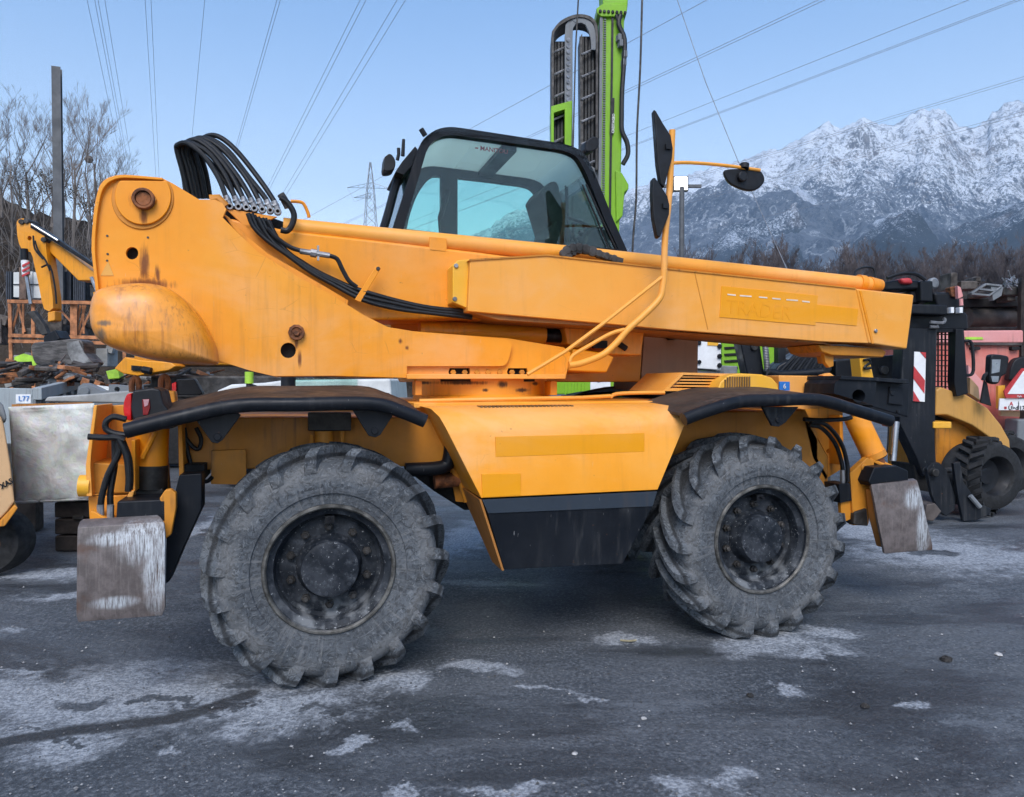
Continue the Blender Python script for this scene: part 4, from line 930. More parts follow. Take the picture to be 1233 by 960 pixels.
range_('hill', BP, 30, 48, -500, 520, 150, 40, M_bank, 9, .25, 4.4, .8)
range_('hill', [(700, 455), (790, 349), (900, 342), (1000, 346), (1100, 343), (1233, 338), (1400, 330), (1700, 340), (2000, 450)], 90, 125, 700, 2000, 120, 16, M_bank, 14, .3, 6.4, .8)

# ================================================================== bare trees
def bark_mat(name, a, b):
    g = NG(name); p = g.pos(); return g.done(g.mix(g.ramp(g.noise(p, .8, 3), .35, .65), a, b), .9, 0, None, 0, .1)
M_bark = bark_mat('grey_bark', (.12, .105, .095), (.20, .175, .16)); M_bark2 = bark_mat('brown_bark', (.075, .062, .062), (.14, .118, .118))
def tree_mesh(seed, h, spread, depth, trunk_h, twig, stems=1, name='crown'):
    rnd = random.Random(seed); tr = MB(); cr = MB()
    def limb(mb, p, d, L, r, lev):
        n = 3 if lev < 2 else 2; pts = [p]; dd = d.copy(); rr = [r]
        for i in range(n):
            dd = (dd+Vector((rnd.uniform(-1, 1), rnd.uniform(-1, 1), rnd.uniform(-.2, .9)))*.16).normalized()
            pts.append(pts[-1]+dd*(L/n)); rr.append(r*(1-.5*(i+1)/n))
        mb.tube(pts, rr, 5 if lev < 2 else 3, cap=False)
        if lev >= depth: return
        k = rnd.randint(3, 5) if lev else rnd.randint(5, 8)
        for j in range(k):
            t = rnd.uniform(.25, 1) if lev else rnd.uniform(trunk_h, 1)
            i = min(n-1, int(t*n)); q = pts[i].lerp(pts[i+1], t*n-i)
            side = Vector((rnd.uniform(-1, 1), rnd.uniform(-1, 1), 0)).normalized()
            nd = (dd*1.0+side*spread+Vector((0, 0, .35))).normalized()
            limb(cr, q, nd, L*rnd.uniform(.42, .68), max(twig, rr[i]*rnd.uniform(.4, .6)), lev+1)
    for s in range(stems):
        d = Vector((rnd.uniform(-1, 1)*.22*(stems > 1), rnd.uniform(-1, 1)*.22*(stems > 1), 1)).normalized()
        limb(tr, Vector((rnd.uniform(-.3, .3)*(stems > 1), rnd.uniform(-.3, .3)*(stems > 1), 0)), d, h*.62, h*.013/(stems**.4), 0)
    return tr, cr
def make_tree(seed, args, mat, label, group, loc, s=1.0, rz=0):
    t = thing('bare_tree', label, 'tree', loc, group)
    tr, cr = tree_mesh(seed, *args)
    tr.build('trunk', mat, t, local=True); cr.build('crown', mat, t, local=True)
    t.scale = (s, s, s); t.rotation_euler = (0, 0, rz); return t
def copy_tree(t, loc, s, rz, label=None, group=None):
    c = copy_part(t, None, loc, (0, 0, rz)); c.scale = (s, s, s)
    if label: c['label'] = label
    if group: c['group'] = group
    return c
def down(px, py, d):                      # a foot on the ground or bank under a pixel column
    p = D(px, 462, d); return Vector((p.x, p.y, 0))
LAB_L = 'slender leafless tree with fine grey twigs on the dark bank at the left'
tl_ = [make_tree(11, (9.5, .62, 5, .12, .006, 1), M_bark, LAB_L, 'leafless trees on the left bank', (0, 0, 0)), make_tree(23, (10, .5, 5, .15, .006, 1), M_bark, LAB_L, 'leafless trees on the left bank', (0, 0, 0)), make_tree(37, (9.5, .7, 5, .10, .006, 1), M_bark, LAB_L, 'leafless trees on the left bank', (0, 0, 0))]
for k, (px, py, d, tp) in enumerate(((-14, 262, 38, 150), (14, 290, 37, 178), (36, 285, 40, 152), (88, 290, 40, 138), (108, 285, 38, 165), (130, 300, 40, 190), (50, 330, 33, 226), (2, 250, 44, 140), (62, 262, 44, 150), (78, 262, 45, 165), (118, 270, 44, 150), (142, 290, 42, 205), (26, 262, 45, 190))):
    p = D(px, py, d); p.z -= .6; h = (py-tp)/FPX*d/.98+.6
    base = tl_[k % 3]; s = h/9.6
    if k < 3: base.location = p; base.scale = (s, s, s); base.rotation_euler.z = k
    else: base = copy_tree(base, p, s, k*1.7)
    base['label'] = ('leafless tree leaning in from the left edge of the photo', 'slender leafless tree near the left edge, above the excavator knuckle', 'tall leafless tree just left of the grey post', 'tallest leafless tree, just right of the grey post',
                     'slender leafless tree beside the round nest, right of the post', 'small leafless tree beside the top of the orange turret plate', 'short leafless tree in front of the bank, just left of the grey post', 'tall fine-twigged tree far back at the left edge', 'fine-twigged tree far back, partly hidden by the grey post', 'lower fine-twigged tree far back, right against the grey post', 'tall fine-twigged tree far back, between the nest and the turret plate', 'low tree far back, right above the rounded turret plate corner', 'low fine-twigged tree far back, between the left edge and the post')[k]
LAB_R = 'leafless brown tree in the row along the foot of the mountains'
tr_ = [make_tree(51+k, (11, .5, 5, .10, .016, 3), M_bark2, LAB_R, 'leafless trees along the mountain foot', (0, 0, 0)) for k in range(3)]
rnd = random.Random(5)
for k in range(52):
    px = 785+k*10.3+rnd.uniform(-7, 7); d = rnd.uniform(84, 100); tp = 314-18*noise.noise(Vector((px*.02, 1, 0)))-max(0, (px-1050))*.10+rnd.uniform(-10, 14)
    p = D(px, 372, d); h = (372-tp)/FPX*d; s = h/11.0
    if k < 3: b = tr_[k]; b.location = p; b.scale = (s*1.5, s*1.5, s); b.rotation_euler.z = k
    else: copy_tree(tr_[k % 3], p, s, rnd.uniform(0, 6.28))
# bramble and scrub at the foot of the left bank, one tangled mass
mb = MB(); rnd = random.Random(9)
for k in range(900):
    px = rnd.uniform(-80, 330); d = rnd.uniform(29, 36); py = rnd.uniform(285, 425); p = D(px, py, d)
    if p.z < .2: p.z = .2
    q = p+Vector((rnd.uniform(-1, 1), rnd.uniform(-1, 1), rnd.uniform(.4, 2.2)))*.9
    mb.tube([p, (p+q)/2+Vector((rnd.uniform(-.2, .2), 0, .2)), q], [.018, .006], 3, cap=False)
tag(mb.build('scrub', M_bark), kind='stuff')
# ivy-clad bush between the bare trees
def leaf_cloud(mb, c, rad, n, size, rnd):
    for _ in range(n):
        d = Vector((rnd.gauss(0, 1), rnd.gauss(0, 1), rnd.gauss(0, 1))).normalized()*(rnd.random()**.45)
        p = c+Vector((d.x*rad.x, d.y*rad.y, d.z*rad.z)); a = Vector((rnd.uniform(-1, 1), rnd.uniform(-1, 1), rnd.uniform(-1, 1))).normalized(); b = a.orthogonal().normalized()*size*rnd.uniform(.5, 1.2); a = a*size*rnd.uniform(.5, 1.2)
        mb.add([p-a, p+b*.6, p+a, p-b*.6], [[0, 1, 2, 3]])
M_leaf = bark_mat('dark_leaves', (.035, .032, .025), (.09, .075, .055))
for i, (cs, lab) in enumerate((([(30, 212, 1.1), (50, 226, 1.0), (40, 240, .9), (62, 220, .7)], 'thin bush with withered leaves just left of the grey steel post'), ([(88, 232, .6), (104, 248, .5)], 'small thin bush just right of the grey steel post'))):
    root = thing('leafy_bush', lab, 'bush', D(cs[0][0], 300, 36)); rnd = random.Random(70+i); mb = MB(); st = MB()
    for px, py, r in cs:
        c = D(px, py, 36); leaf_cloud(mb, c, Vector((r*.9, r*.9, r*.8)), 150, .055, rnd); st.tube([D(px, 300, 36), D(px+3, (py+300)/2, 36), c], [.05, .02], 4)
    mb.build('foliage', M_leaf, root); st.build('stem', M_bark, root)
MB().lathe([(.0005, -.2), (.15, -.15), (.22, 0), (.15, .15), (.0005, .2)], 12, D(107, 192, 38.5), ZV).build('nest_tmp', M_bark).name = 'bird_nest'
tag(bpy.data.objects['bird_nest'], 'round brown bird nest high in the bare trees right of the post', 'nest')

# ================================================================== pylon and overhead cables
M_cable = plain('cable_grey', (.26, .28, .32), .5, .2); M_galv = plain('galvanised_lattice', (.22, .23, .245), .55, .4, scl=2)
py_ = thing('power_pylon', 'distant steel lattice power pylon left of the cab', 'pylon', down(447, 462, 150))
c0 = down(447, 462, 150); U = RIGHT
def zat(y, d): return D(447, y, d).z
mb = MB(); zt = zat(197, 150); zb = 0.0
def hw(z):
    zk = zat(232, 150)
    return .12+(zt-z)/(zt-zk)*.62 if z > zk else .74+(zk-z)/zk*2.4
zs = [zt-i*(zt-0)/22 for i in range(23)]
for a, b in zip(zs, zs[1:]):
    for sx, sy in ((-1, -1), (1, -1), (1, 1), (-1, 1)):
        A = c0+U*hw(a)*sx+FLAT*hw(a)*sy+ZV*a; B = c0+U*hw(b)*sx+FLAT*hw(b)*sy+ZV*b
        mb.tube([A, B], .065, 4)
        sx2, sy2 = {(-1, -1): (1, -1), (1, -1): (1, 1), (1, 1): (-1, 1), (-1, 1): (-1, -1)}[(sx, sy)]
        mb.tube([A, c0+U*hw(b)*sx2+FLAT*hw(b)*sy2+ZV*b], .035, 3); mb.tube([B, c0+U*hw(a)*sx2+FLAT*hw(a)*sy2+ZV*a], .035, 3)
mb.build('lattice_tower', M_galv, py_)
for y, l, r in ((226, 418, 469), (238, 426, 446)):
    mb = MB(); L = D(l, y, 150); Rr = D(r, y+1, 150); m = D(447, y-6, 150)
    mb.tube([L, Rr], .05, 3); mb.tube([L, m], .05, 3); mb.tube([Rr, m], .05, 3)
    for t in range(1, 8):
        a = L.lerp(Rr, t/8); mb.tube([a, (L.lerp(m, min(1, t/4)) if t <= 4 else m.lerp(Rr, (t-4)/4))], .03, 3)
    mb.build('cross_arm', M_galv, py_)
mb = MB(); mb.tube(DD([(418, 226), (427, 243), (447, 236)], 150), .03, 3); mb.build('cross_arm', M_galv, py_)
def cable(a, b, z, label, group, r=.0145, t0=-.25, t1=1.0):
    A = G(*a, z); B = G(*b, z); pts = []
    for i in range(13):
        t = t0+(t1-t0)*i/12; pts.append(A.lerp(B, t)-ZV*(.012*(B-A).length*4*t*(1-t) if 0 < t < 1 else 0)*.15)
    o = MB().tube(pts, r, 4, cap=False).build('overhead_cable', M_cable); o.location = (0, 0, 0)
    return tag(o, label, 'cable', group)
VP = (203, 462)
names = ['first', 'second', 'third', 'fourth', 'fifth', 'sixth', 'seventh', 'eighth', 'ninth', 'tenth', 'eleventh', 'twelfth', 'thirteenth']
for k, x0 in enumerate((106, 115, 119, 127, 175, 182, 246, 332, 336, 431, 438, 475, 485)):
    t = 448/462
    cable((x0, 0), (x0+(VP[0]-x0)*t, 448), 24.0, f'thin high cable in the left sky, {names[k]} from the left at the top edge', 'high cables over the left sky')
VB = (0, 459)
for k, (x0, y0, why) in enumerate(((845, 0, 'lowest left one, meeting the mast head'), (978, 0, 'upper of the left pair at the top edge'), (986, 0, 'lower of the left pair at the top edge'), (1158, 0, 'upper of three leaving the top far right'), (1214, 0, 'middle of three leaving the top far right'), (1220, 0, 'lowest of three leaving the top far right'),
        (1233, 89, 'upper of the pair just above the peaks'), (1233, 92, 'lower of the pair just above the peaks'), (1233, 131, 'crossing the snowy peaks, highest of three'), (1233, 135, 'crossing the snowy peaks, second of three'), (1233, 189, 'crossing the snow slope, lowest of three'))):
    t = .955
    cable((x0, y0), (x0+(VB[0]-x0)*t, y0+(VB[1]-y0)*t), 22.0, 'cable over the right half, '+why, 'cables over the right half')
o = MB().tube([D(812, -10, 22), D(850, 100, 22), D(890, 197, 22), D(948, 325, 22), D(965, 362, 22), D(985, 445, 22)], .011, 5).build('guy_wire', M_cable); tag(o, 'single thin wire hanging down across the round mirror and mountain', 'wire')

# ================================================================== tall post and flood lamp
M_post = plain('grey_steel_post', (.095, .10, .108), .6, .2, var=.2, scl=2)
t = thing('steel_post', 'tall bare grey steel post among the bare trees at the left', 'post', down(73, 462, 18))
b = down(73, 462, 18); zt = D(73, 85, 18).z
mb = MB(); rot = Matrix.Rotation(-TH+.35, 3, 'Z')
for off_, s_ in ((Vector((0, -.085, 0)), (.19, .02, zt)), (Vector((0, .085, 0)), (.19, .02, zt)), (Vector((0, 0, 0)), (.016, .15, zt-.01))): mb.box(b+rot @ off_+ZV*zt/2, s_, rot)
mb.build('profile', M_post, t)
mb = MB(); mb.box(b+ZV*.01, (.4, .4, .02), rot); mb.build('foot_plate', M_post, t)
t = thing('flood_lamp', 'lit white flood lamp on a thin grey pole beside the mirrors', 'lamp', down(820, 462, 30))
b = down(820, 462, 30); zt = D(820, 226, 30).z
MB().tube([b, b+ZV*zt], [.13, .10], 10).build('pole', M_post, t)
mb = MB(); mb.prism(DD([(811, 212), (829, 212), (829, 230), (811, 230)], 29.9), FLAT*.2); mb.prism(DD([(797, 222), (845, 222), (845, 226), (797, 226)], 30.15), FLAT*.1); mb.build('lamp_head', M_post, t, bevel=.02)
g = NG('lamp_light'); g.b.inputs['Emission Color'].default_value = (1, .93, .8, 1); g.b.inputs['Emission Strength'].default_value = 6; M_lamp = g.m
mb = MB(); mb.prism(DD([(812.5, 213.5), (827.5, 213.5), (827.5, 228), (812.5, 228)], 29.86), FLAT*.03); mb.build('lit_panel', M_lamp, t)
mb = MB(); mb.prism(DD([(806, 220), (811, 220), (811, 232), (806, 232)], 29.9), FLAT*.2); mb.build('side_lamp', M_plas, t)

# ================================================================== loose stones on the asphalt
mb = MB(); rnd = random.Random(3)
for k in range(1700):
    px = rnd.uniform(-40, 1270); py = 640+330*rnd.random()**.8
    p = G(px, py, .0); s = rnd.choice((.002, .003, .003, .004, .006))*rnd.uniform(.7, 1.4)
    vs = [p+Vector((math.cos(a+s)*s*rnd.uniform(.7, 1.3), math.sin(a+s)*s*rnd.uniform(.7, 1.3), 0)) for a in (0, 1.26, 2.5, 3.77, 5.0)]+[p+Vector((0, 0, s*rnd.uniform(.5, 1)))]
    mb.add(vs, [[i, (i+1) % 5, 5] for i in range(5)])
g = NG('pale_grit'); q = g.pos(); M_grit = g.done(g.mix(g.ramp(g.noise(q, 9, 2), .4, .6), (.06, .06, .06), (.34, .335, .33)), .8)
tag(mb.build('gravel', M_grit, smooth=0), kind='stuff')
M_stick = plain('dry_wood', (.30, .26, .16), .8)
for pts, lab, m, nm, ct in (([(747, 771), (758, 772), (766, 771)], 'pale dry stick lying between the two near wheels', M_stick, 'dry_stick', 'stick'), ):
    tag(MB().tube([G(x, y, .006) for x, y in pts], .006, 6).build(nm, m), lab, ct)
def clod(px, py, w, mat, lab, nm='dirt_clod', ct='clod'):
    rnd = random.Random(px); p = G(px, py, 0); rows = []
    for i in range(5):
        q = i/4*math.pi/2; rows.append([p+Vector((math.cos(a)*w*math.cos(q)*rnd.uniform(.75, 1.2), math.sin(a)*w*math.cos(q)*rnd.uniform(.7, 1.1), w*.6*math.sin(q)*rnd.uniform(.8, 1.1)-.002)) for a in [2*math.pi*k/10 for k in range(10)]])
    tag(MB().grid(rows, True).build(nm, mat), lab, ct)
M_clod = plain('dark_dirt', (.025, .022, .02), .9, var=.5, scl=40); M_pst = plain('pale_stone', (.42, .41, .40), .8, var=.3, scl=40)
clod(1139, 794, .035, M_clod, 'dark flat dirt clod on the asphalt at the right, below the right pad')
clod(1042, 850, .022, M_clod, 'small black dirt clod on the asphalt below the right wheel')
clod(903, 837, .018, M_clod, 'small brown dirt clod on the asphalt right of centre')
clod(1202, 788, .022, M_pst, 'pale flat stone on the asphalt near the right edge', 'pale_stone', 'stone')
clod(775, 865, .014, M_pst, 'pale stone on the asphalt at the bottom, right of centre', 'pale_stone', 'stone')
clod(692, 907, .012, M_pst, 'tiny pale stone on the asphalt near the bottom middle', 'pale_stone', 'stone')

# ================================================================== the cold air between here and the mountains
mb = MB(); mb.box((0, 0, 620), (9600, 9600, 1250)); hz = mb.build('haze', None, smooth=0)
hm = bpy.data.materials.new('cold_air'); hm.use_nodes = True; ht_ = hm.node_tree; ht_.nodes.remove(ht_.nodes['Principled BSDF'])
vp_ = ht_.nodes.new('ShaderNodeVolumePrincipled'); vp_.inputs['Color'].default_value = (.46, .70, 1, 1); vp_.inputs['Density'].default_value = .00017; vp_.inputs['Anisotropy'].default_value = .0
ht_.links.new(vp_.outputs[0], ht_.nodes['Material Output'].inputs['Volume']); hz.data.materials.append(hm); tag(hz, kind='stuff')
# ================================================================== the yard behind
M_exc = paint('excavator_yellow', (.76, .29, .004), rough=.4, dirt_amt=.4)
M_lime = paint('lime_paint', (.20, .42, .02), rough=.4, dirt_amt=.25, chips=.3)
M_limed = plain('lime_plastic', (.36, .62, .05), .5, var=.15)
M_redp = paint('faded_red_paint', (.56, .115, .085), (.62, .26, .22), rough=.55, dirt_amt=.4, big=.8)
M_pink = paint('bleached_red_paint', (.66, .30, .29), (.62, .20, .17), rough=.6, dirt_amt=.3)
M_tanc = paint('beige_paint', (.56, .35, .18), rough=.5, dirt_amt=.4)
M_truss = plain('rusty_orange_steel', (.40, .16, .065), .7, var=.4, scl=6)
M_pipe = plain('dark_brown_steel', (.075, .062, .056), .6, .3, var=.5, scl=3)
M_skip = paint('grey_skip_paint', (.30, .335, .35), (.22, .25, .26), rough=.55, dirt_amt=.5)
M_arm = paint('dark_grey_steel_paint', (.17, .185, .20), rough=.5, dirt_amt=.4)
M_buck = plain('worn_bucket_steel', (.11, .10, .095), .5, .5, var=.5, scl=5, stretch=(1, 1, 4))
M_buckl = plain('bright_bucket_steel', (.24, .235, .23), .45, .5, var=.4, scl=6)
M_rear = paint('loader_tan_paint', (.52, .27, .06), rough=.5, dirt_amt=.35)
M_timb = plain('dark_wet_timber', (.035, .026, .022), .6, var=.5)
M_wall = plain('weathered_panel', (.60, .61, .60), .7, var=.12, scl=3)
M_crate = plain('dark_blue_crate', (.03, .036, .05), .6, var=.3)
M_tyre2 = plain('black_tyre', (.012, .0125, .014), .8, var=.4, scl=14, local=True)
M_scrap = plain('scrap_steel', (.10, .085, .075), .65, .4, var=.6, scl=5)
M_conc = plain('pale_concrete', (.32, .32, .31), .85, var=.25, scl=3)
def galv():
    g = NG('galvanised_sheet'); p = g.pos(); n1 = g.noise(p, 3.2, 5, .6, .5); n2 = g.noise(p, 15, 6, .7); v = g.voro(p, 24, 1)
    c = g.mix(g.ramp(n1, .36, .64), (.48, .48, .45), (.66, .66, .62)); c = g.mix(g.math('MULTIPLY', g.ramp(n2, .55, .68), .5), c, (.34, .34, .33))
    c = g.mix(.06, c, v)
    return g.done(c, g.ramp(n2, .3, .7, .5, .7), .1, g.bump(n1, .5, .05, g.bump(n2, .35, .01)))
M_galvs = galv()
def along(px):                     # level direction straight away from the viewer at a pixel column
    a = ray(px, 462); return Vector((a.x, a.y, 0)).normalized()
def px_(pts, d, th, mb=None, holes=(), dv=None): return (mb or MB()).prism(DD(pts, d), (dv or FLAT)*th, [DD(h, d) for h in holes])

# ---- yellow excavator reaching over the scrap
ex = thing('excavator', 'yellow excavator with raised jointed arm and steel bucket behind the telehandler at the left', 'excavator', down(215, 462, 13))
d = 12.5
bm_ = smooth_px([(52, 287), (58, 286), (66, 290), (80, 299), (111, 330)], 2, False)
px_([(50, 289), (56, 286.5), (75, 298), (113, 328), (150, 350), (210, 390), (235, 420), (225, 430), (185, 405), (140, 376), (108, 338), (94, 338), (56, 300)], d+.1, .28).build('boom', M_exc, ex, bevel=.02)
px_([(37, 268), (52, 276), (110, 316), (112, 322), (60, 288), (36, 274)], d-.02, .12).build('boom_ram', M_blk, ex, bevel=.01)
MB().tube(DD([(38, 270.5), (70, 290)], d-.04), .022, 8).build('ram_rod', M_chrome, ex)
px_(smooth_px([(20, 268), (23, 264), (32, 264), (40, 275), (53, 283), (55, 296), (57, 312), (61, 340), (64, 371), (53, 372), (47, 345), (41, 318), (37, 304), (26, 300), (21, 285)], 2), d, .24, None, (ell(35.5, 287, 2.6, 3, 10),)).build('stick', M_exc, ex)
MB().box(D(36, 287, d+.2), (.2, .1, .2)).build('pin_hole', M_dark, ex)
for x, y in ((52, 288.5), (31, 266), (25, 267)): MB().disc(D(x, y, d-.04), .045, FLAT, .3, 14, .01).build('pin', M_iron, ex)
MB().tube(DD([(29, 300), (31, 330)], d-.02), .06, 12).build('bucket_ram', M_blk, ex)
mb = MB(); mb.tube(DD([(30.2, 314), (31.4, 331)], d-.025), .062, 12); mb.build('hazard_band', M_white, ex)
mb = MB()
for y in (316, 322, 328): px_([(26.5, y+3), (35, y-1), (35, y+1.6), (26.5, y+5.6)], d-.11, .02, mb)
mb.build('hazard_stripe', M_redm, ex)
MB().tube(DD([(32, 332), (37, 366)], d), .03, 8).build('ram_rod', M_chrome, ex)
px_([(32, 376), (40, 374), (53, 392), (57, 402), (50, 404), (42, 390)], d, .12).build('bucket_link', M_iron, ex, bevel=.01)
px_([(57, 376), (66, 374), (66, 386), (57, 388)], d, .2).build('stick_end', M_exc, ex, bevel=.02)
for pts in ([(42, 290), (46, 302), (55, 314), (60, 326)], [(50, 322), (60, 320), (66, 345), (68, 366)], [(40, 284), (42, 300), (52, 312)]): MB().tube(DD(pts, d-.1), .016, 6, smooth=3).build('hose', M_hose, ex)
px_([(52, 405), (66, 397), (72, 408), (60, 418), (52, 416)], d-.05, .35).build('quick_coupler', M_blk, ex, bevel=.02)
bu = MB(); pr = smooth_px([(37, 420), (40, 413), (60, 411), (92, 408), (100, 414), (101, 425), (112, 437), (103, 441), (80, 439), (48, 440), (40, 434)], 2)
px_(pr, d-.25, .35, bu); bk = bu.build('bucket', M_buck, ex, bevel=.02)
px_([(80, 413), (94, 410), (101, 425), (110, 436), (88, 439), (82, 426)], d-.262, .02).build('bucket_side', M_buckl, bk)
px_([(137, 444), (150, 430), (170, 434), (205, 436), (212, 441), (203, 446), (185, 449), (165, 453), (148, 450)], d, .4).build('arm_base', M_exc, ex, bevel=.02)
mb = MB(); mb.tube(DD([(172, 445), (182, 447)], d-.05), .06, 10); px_([(158, 440), (170, 441), (170, 447), (158, 446)], d-.03, .1, mb); mb.build('base_ram', M_blk, ex)
px_([(165, 300), (330, 300), (345, 440), (160, 440)], d+.6, 1.3).build('cab_house', M_exc, ex, bevel=.05)
px_([(180, 452), (350, 452), (350, 480), (180, 480)], d+.5, 1.6).build('slew_frame', M_iron, ex, bevel=.05)
for q in (.4, 1.9):
    mb = MB(); c_ = D(250, 0, d+q); mb.prism([Vector((D(x, y, d+q).x, D(x, y, d+q).y, 0))+ZV*z for x, y, z in ((160, 500, .05), (340, 500, .05), (355, 500, .4), (345, 500, .75), (155, 500, .75), (145, 500, .4))], FLAT*.45); mb.build('crawler_track', M_tyre2, ex, bevel=.04)
tag(px_([(108, 343), (114, 350), (124, 362), (118, 366), (109, 356)], d-.2, .12).build('ram_mount', M_iron, ex), None)
px_([(112, 352), (124, 346), (128, 356), (118, 362), (112, 358)], d-.25, .1).build('ram_lug', M_exc, ex, bevel=.01)
MB().tube(DD([(110, 334), (117, 352)], d-.25), .03, 8).build('ram_rod', M_chrome, ex)

# ---- rack of rusty trusses with panels behind
rk = thing('steel_rack', 'rusty orange steel truss rack behind the excavator bucket', 'rack', down(70, 462, 17.5))
def bars(lst, d, r, m, root, nm):
    for a, b in lst:
        mb = MB(); A = D(*a, d); B = D(*b, d); mb.tube([A, B], r, 4); mb.build(nm, m, root)
bars([((10, 363), (170, 366)), ((11, 404), (170, 408)), ((11, 411), (170, 414))], 17.4, .055, M_truss, rk, 'rail')
bars([((12, 366), (15, 500)), ((40, 365), (41, 500)), ((87, 366), (87, 500)), ((91, 366), (91, 408)), ((150, 366), (150, 500))], 17.5, .05, M_truss, rk, 'upright')
bars([((24, 366), (14, 402)), ((66, 366), (86, 388)), ((97, 368), (90, 404)), ((103, 368), (93, 404)), ((22, 366), (30, 400)), ((100, 368), (101, 402)), ((28, 366), (28, 402)), ((112, 368), (96, 404))], 17.6, .03, M_truss, rk, 'brace')
for i, (pts, m, nm, lab, ct) in enumerate(((([(16, 328), (39, 327), (39, 359), (16, 358)]), M_wall, 'wall_panel', 'left pale panel standing on the rusty rack', 'panel'), (([(40, 328), (68, 327), (68, 360), (40, 359)]), M_wall, 'wall_panel', 'right pale panel standing on the rusty rack behind the yellow stick', 'panel'))):
    t = thing(nm, lab, ct, D(pts[2][0], 362, 18)); px_(pts, 18, .3).build('sheet', m, t, bevel=.01)
    mb = MB(); px_([(pts[0][0], 342), (pts[1][0], 342), (pts[1][0], 343.3), (pts[0][0], 343.3)], 17.98, .02, mb); mb.build('joint', M_crate, t)
tag(px_([(23, 322), (31, 322), (31, 360), (23, 360)], 17.7, .12).build('timber_post', plain('brown_timber', (.13, .085, .065), .8)), 'brown timber board standing in front of the pale panels', 'timber')
for i, (x0, x1, lab) in enumerate(((7, 16, 'dark slatted crate at the left end of the rack'), (69, 86, 'dark slatted crate right of the pale panels'), (88, 104, 'dark slatted crate beside the grey post foot'))):
    t = thing('slatted_crate', lab, 'crate', D(x0, 364, 18.2))
    n = int((x1-x0)/2.4)
    for k in range(n): px_([(x0+2.4*k, 327), (x0+2.4*k+1.7, 327), (x0+2.4*k+1.7, 362), (x0+2.4*k, 362)], 18.1, .05).build('slat', M_crate, t)
    px_([(x0, 328), (x1, 328), (x1, 362), (x0, 362)], 18.25, .4).build('back', M_dark, t)
for k, (x, y, w, h, m, lab) in enumerate(((-6, 385, 16, 30, M_scrap, 'dark machine part at the left edge beside the rack'), (30, 396, 26, 10, M_scrap, 'flat dark steel frame lying in the lower rack, left'), (60, 386, 22, 18, M_scrap, 'dark scrap block in the middle of the rack'), (96, 392, 14, 14, M_scrap, 'dark round scrap at the right end of the rack'), (24, 428, 20, 14, M_conc, 'low pale concrete block behind the lime sheet'), (122, 420, 14, 22, M_conc, 'pale concrete block right of the bucket'))):
    t = MB(); c = D(x+w/2, y+h/2, 17.8+.1*k); kk = (17.8)/FPX
    t.box(c, (w*kk, .5, h*kk), Matrix.Rotation(-TH, 3, 'Z')); t.box(c+Vector((.1, -.1, h*kk*.45)), (w*kk*.6, .3, h*kk*.4), Matrix.Rotation(.3, 3, 'Y')); t.tube([c-RIGHT*w*kk*.6, c+RIGHT*w*kk*.7+ZV*.12], .04, 6)
    tag(t.build('scrap_part' if m is M_scrap else 'concrete_block', m, bevel=.02), lab, 'scrap' if m is M_scrap else 'block')
rnd = random.Random(4)
def scrap_heap(x0, x1, y0, y1, d, n, nm, lab, core=True):
    t = thing(nm, lab, 'scrap heap', down((x0+x1)/2, 462, d))
    ms = [M_scrap, M_iron, M_pipe, M_pipe, M_truss, M_arm, M_timb, M_rust, M_conc]
    for k in range(n):
        x = rnd.uniform(x0, x1); y = rnd.uniform(y0, y1); dd = d+rnd.uniform(-.6, .6); L = rnd.uniform(.12, .6); c = D(x, y, dd)
        a = Vector((rnd.uniform(-1, 1), rnd.uniform(-.5, .5), rnd.uniform(-.35, .35))).normalized(); mb = MB()
        if rnd.random() < .5: mb.tube([c-a*L/2, c+a*L/2], rnd.uniform(.015, .05), 6)
        else: mb.box(c, (L*.5, rnd.uniform(.05, .25), rnd.uniform(.03, .11)), Matrix.Rotation(rnd.uniform(-.5, .5), 3, 'Y') @ Matrix.Rotation(rnd.uniform(-1, 1), 3, 'Z'))
        mb.build('scrap_piece', rnd.choice(ms), t, bevel=.006)
    if core:
        pts = [((x0-5), y1), (x0+8, y0+6), ((x0+x1)/2, y0+3), (x1-6, y0+5), (x1+4, y1)]; mb = MB()
        top = DD(pts, d+.1); mb.prism(top+[Vector((top[-1].x, top[-1].y, 0)), Vector((top[0].x, top[0].y, 0))], FLAT*1.2); mb.build('heap_core', M_scrap, t, bevel=.05)
scrap_heap(0, 104, 438, 462, 11.3, 95, 'scrap_heap', 'tangled heap of scrap metal lying in the grey skip at the left', False)
scrap_heap(108, 265, 447, 476, 15.5, 80, 'scrap_heap', 'low scrap heap seen under the counterweight')
tag(px_([(17, 430), (28, 426), (42, 430), (44, 440), (18, 442)], 12.6, .05).build('lime_sheet', M_limed), 'bright lime plastic sheet below the excavator bucket', 'sheet')
tag(px_([(127, 447), (142, 444), (144, 456), (130, 457)], 15.0, .2).build('lime_box', M_limed, bevel=.02), 'small lime piece left of the far tail lamp', 'box')

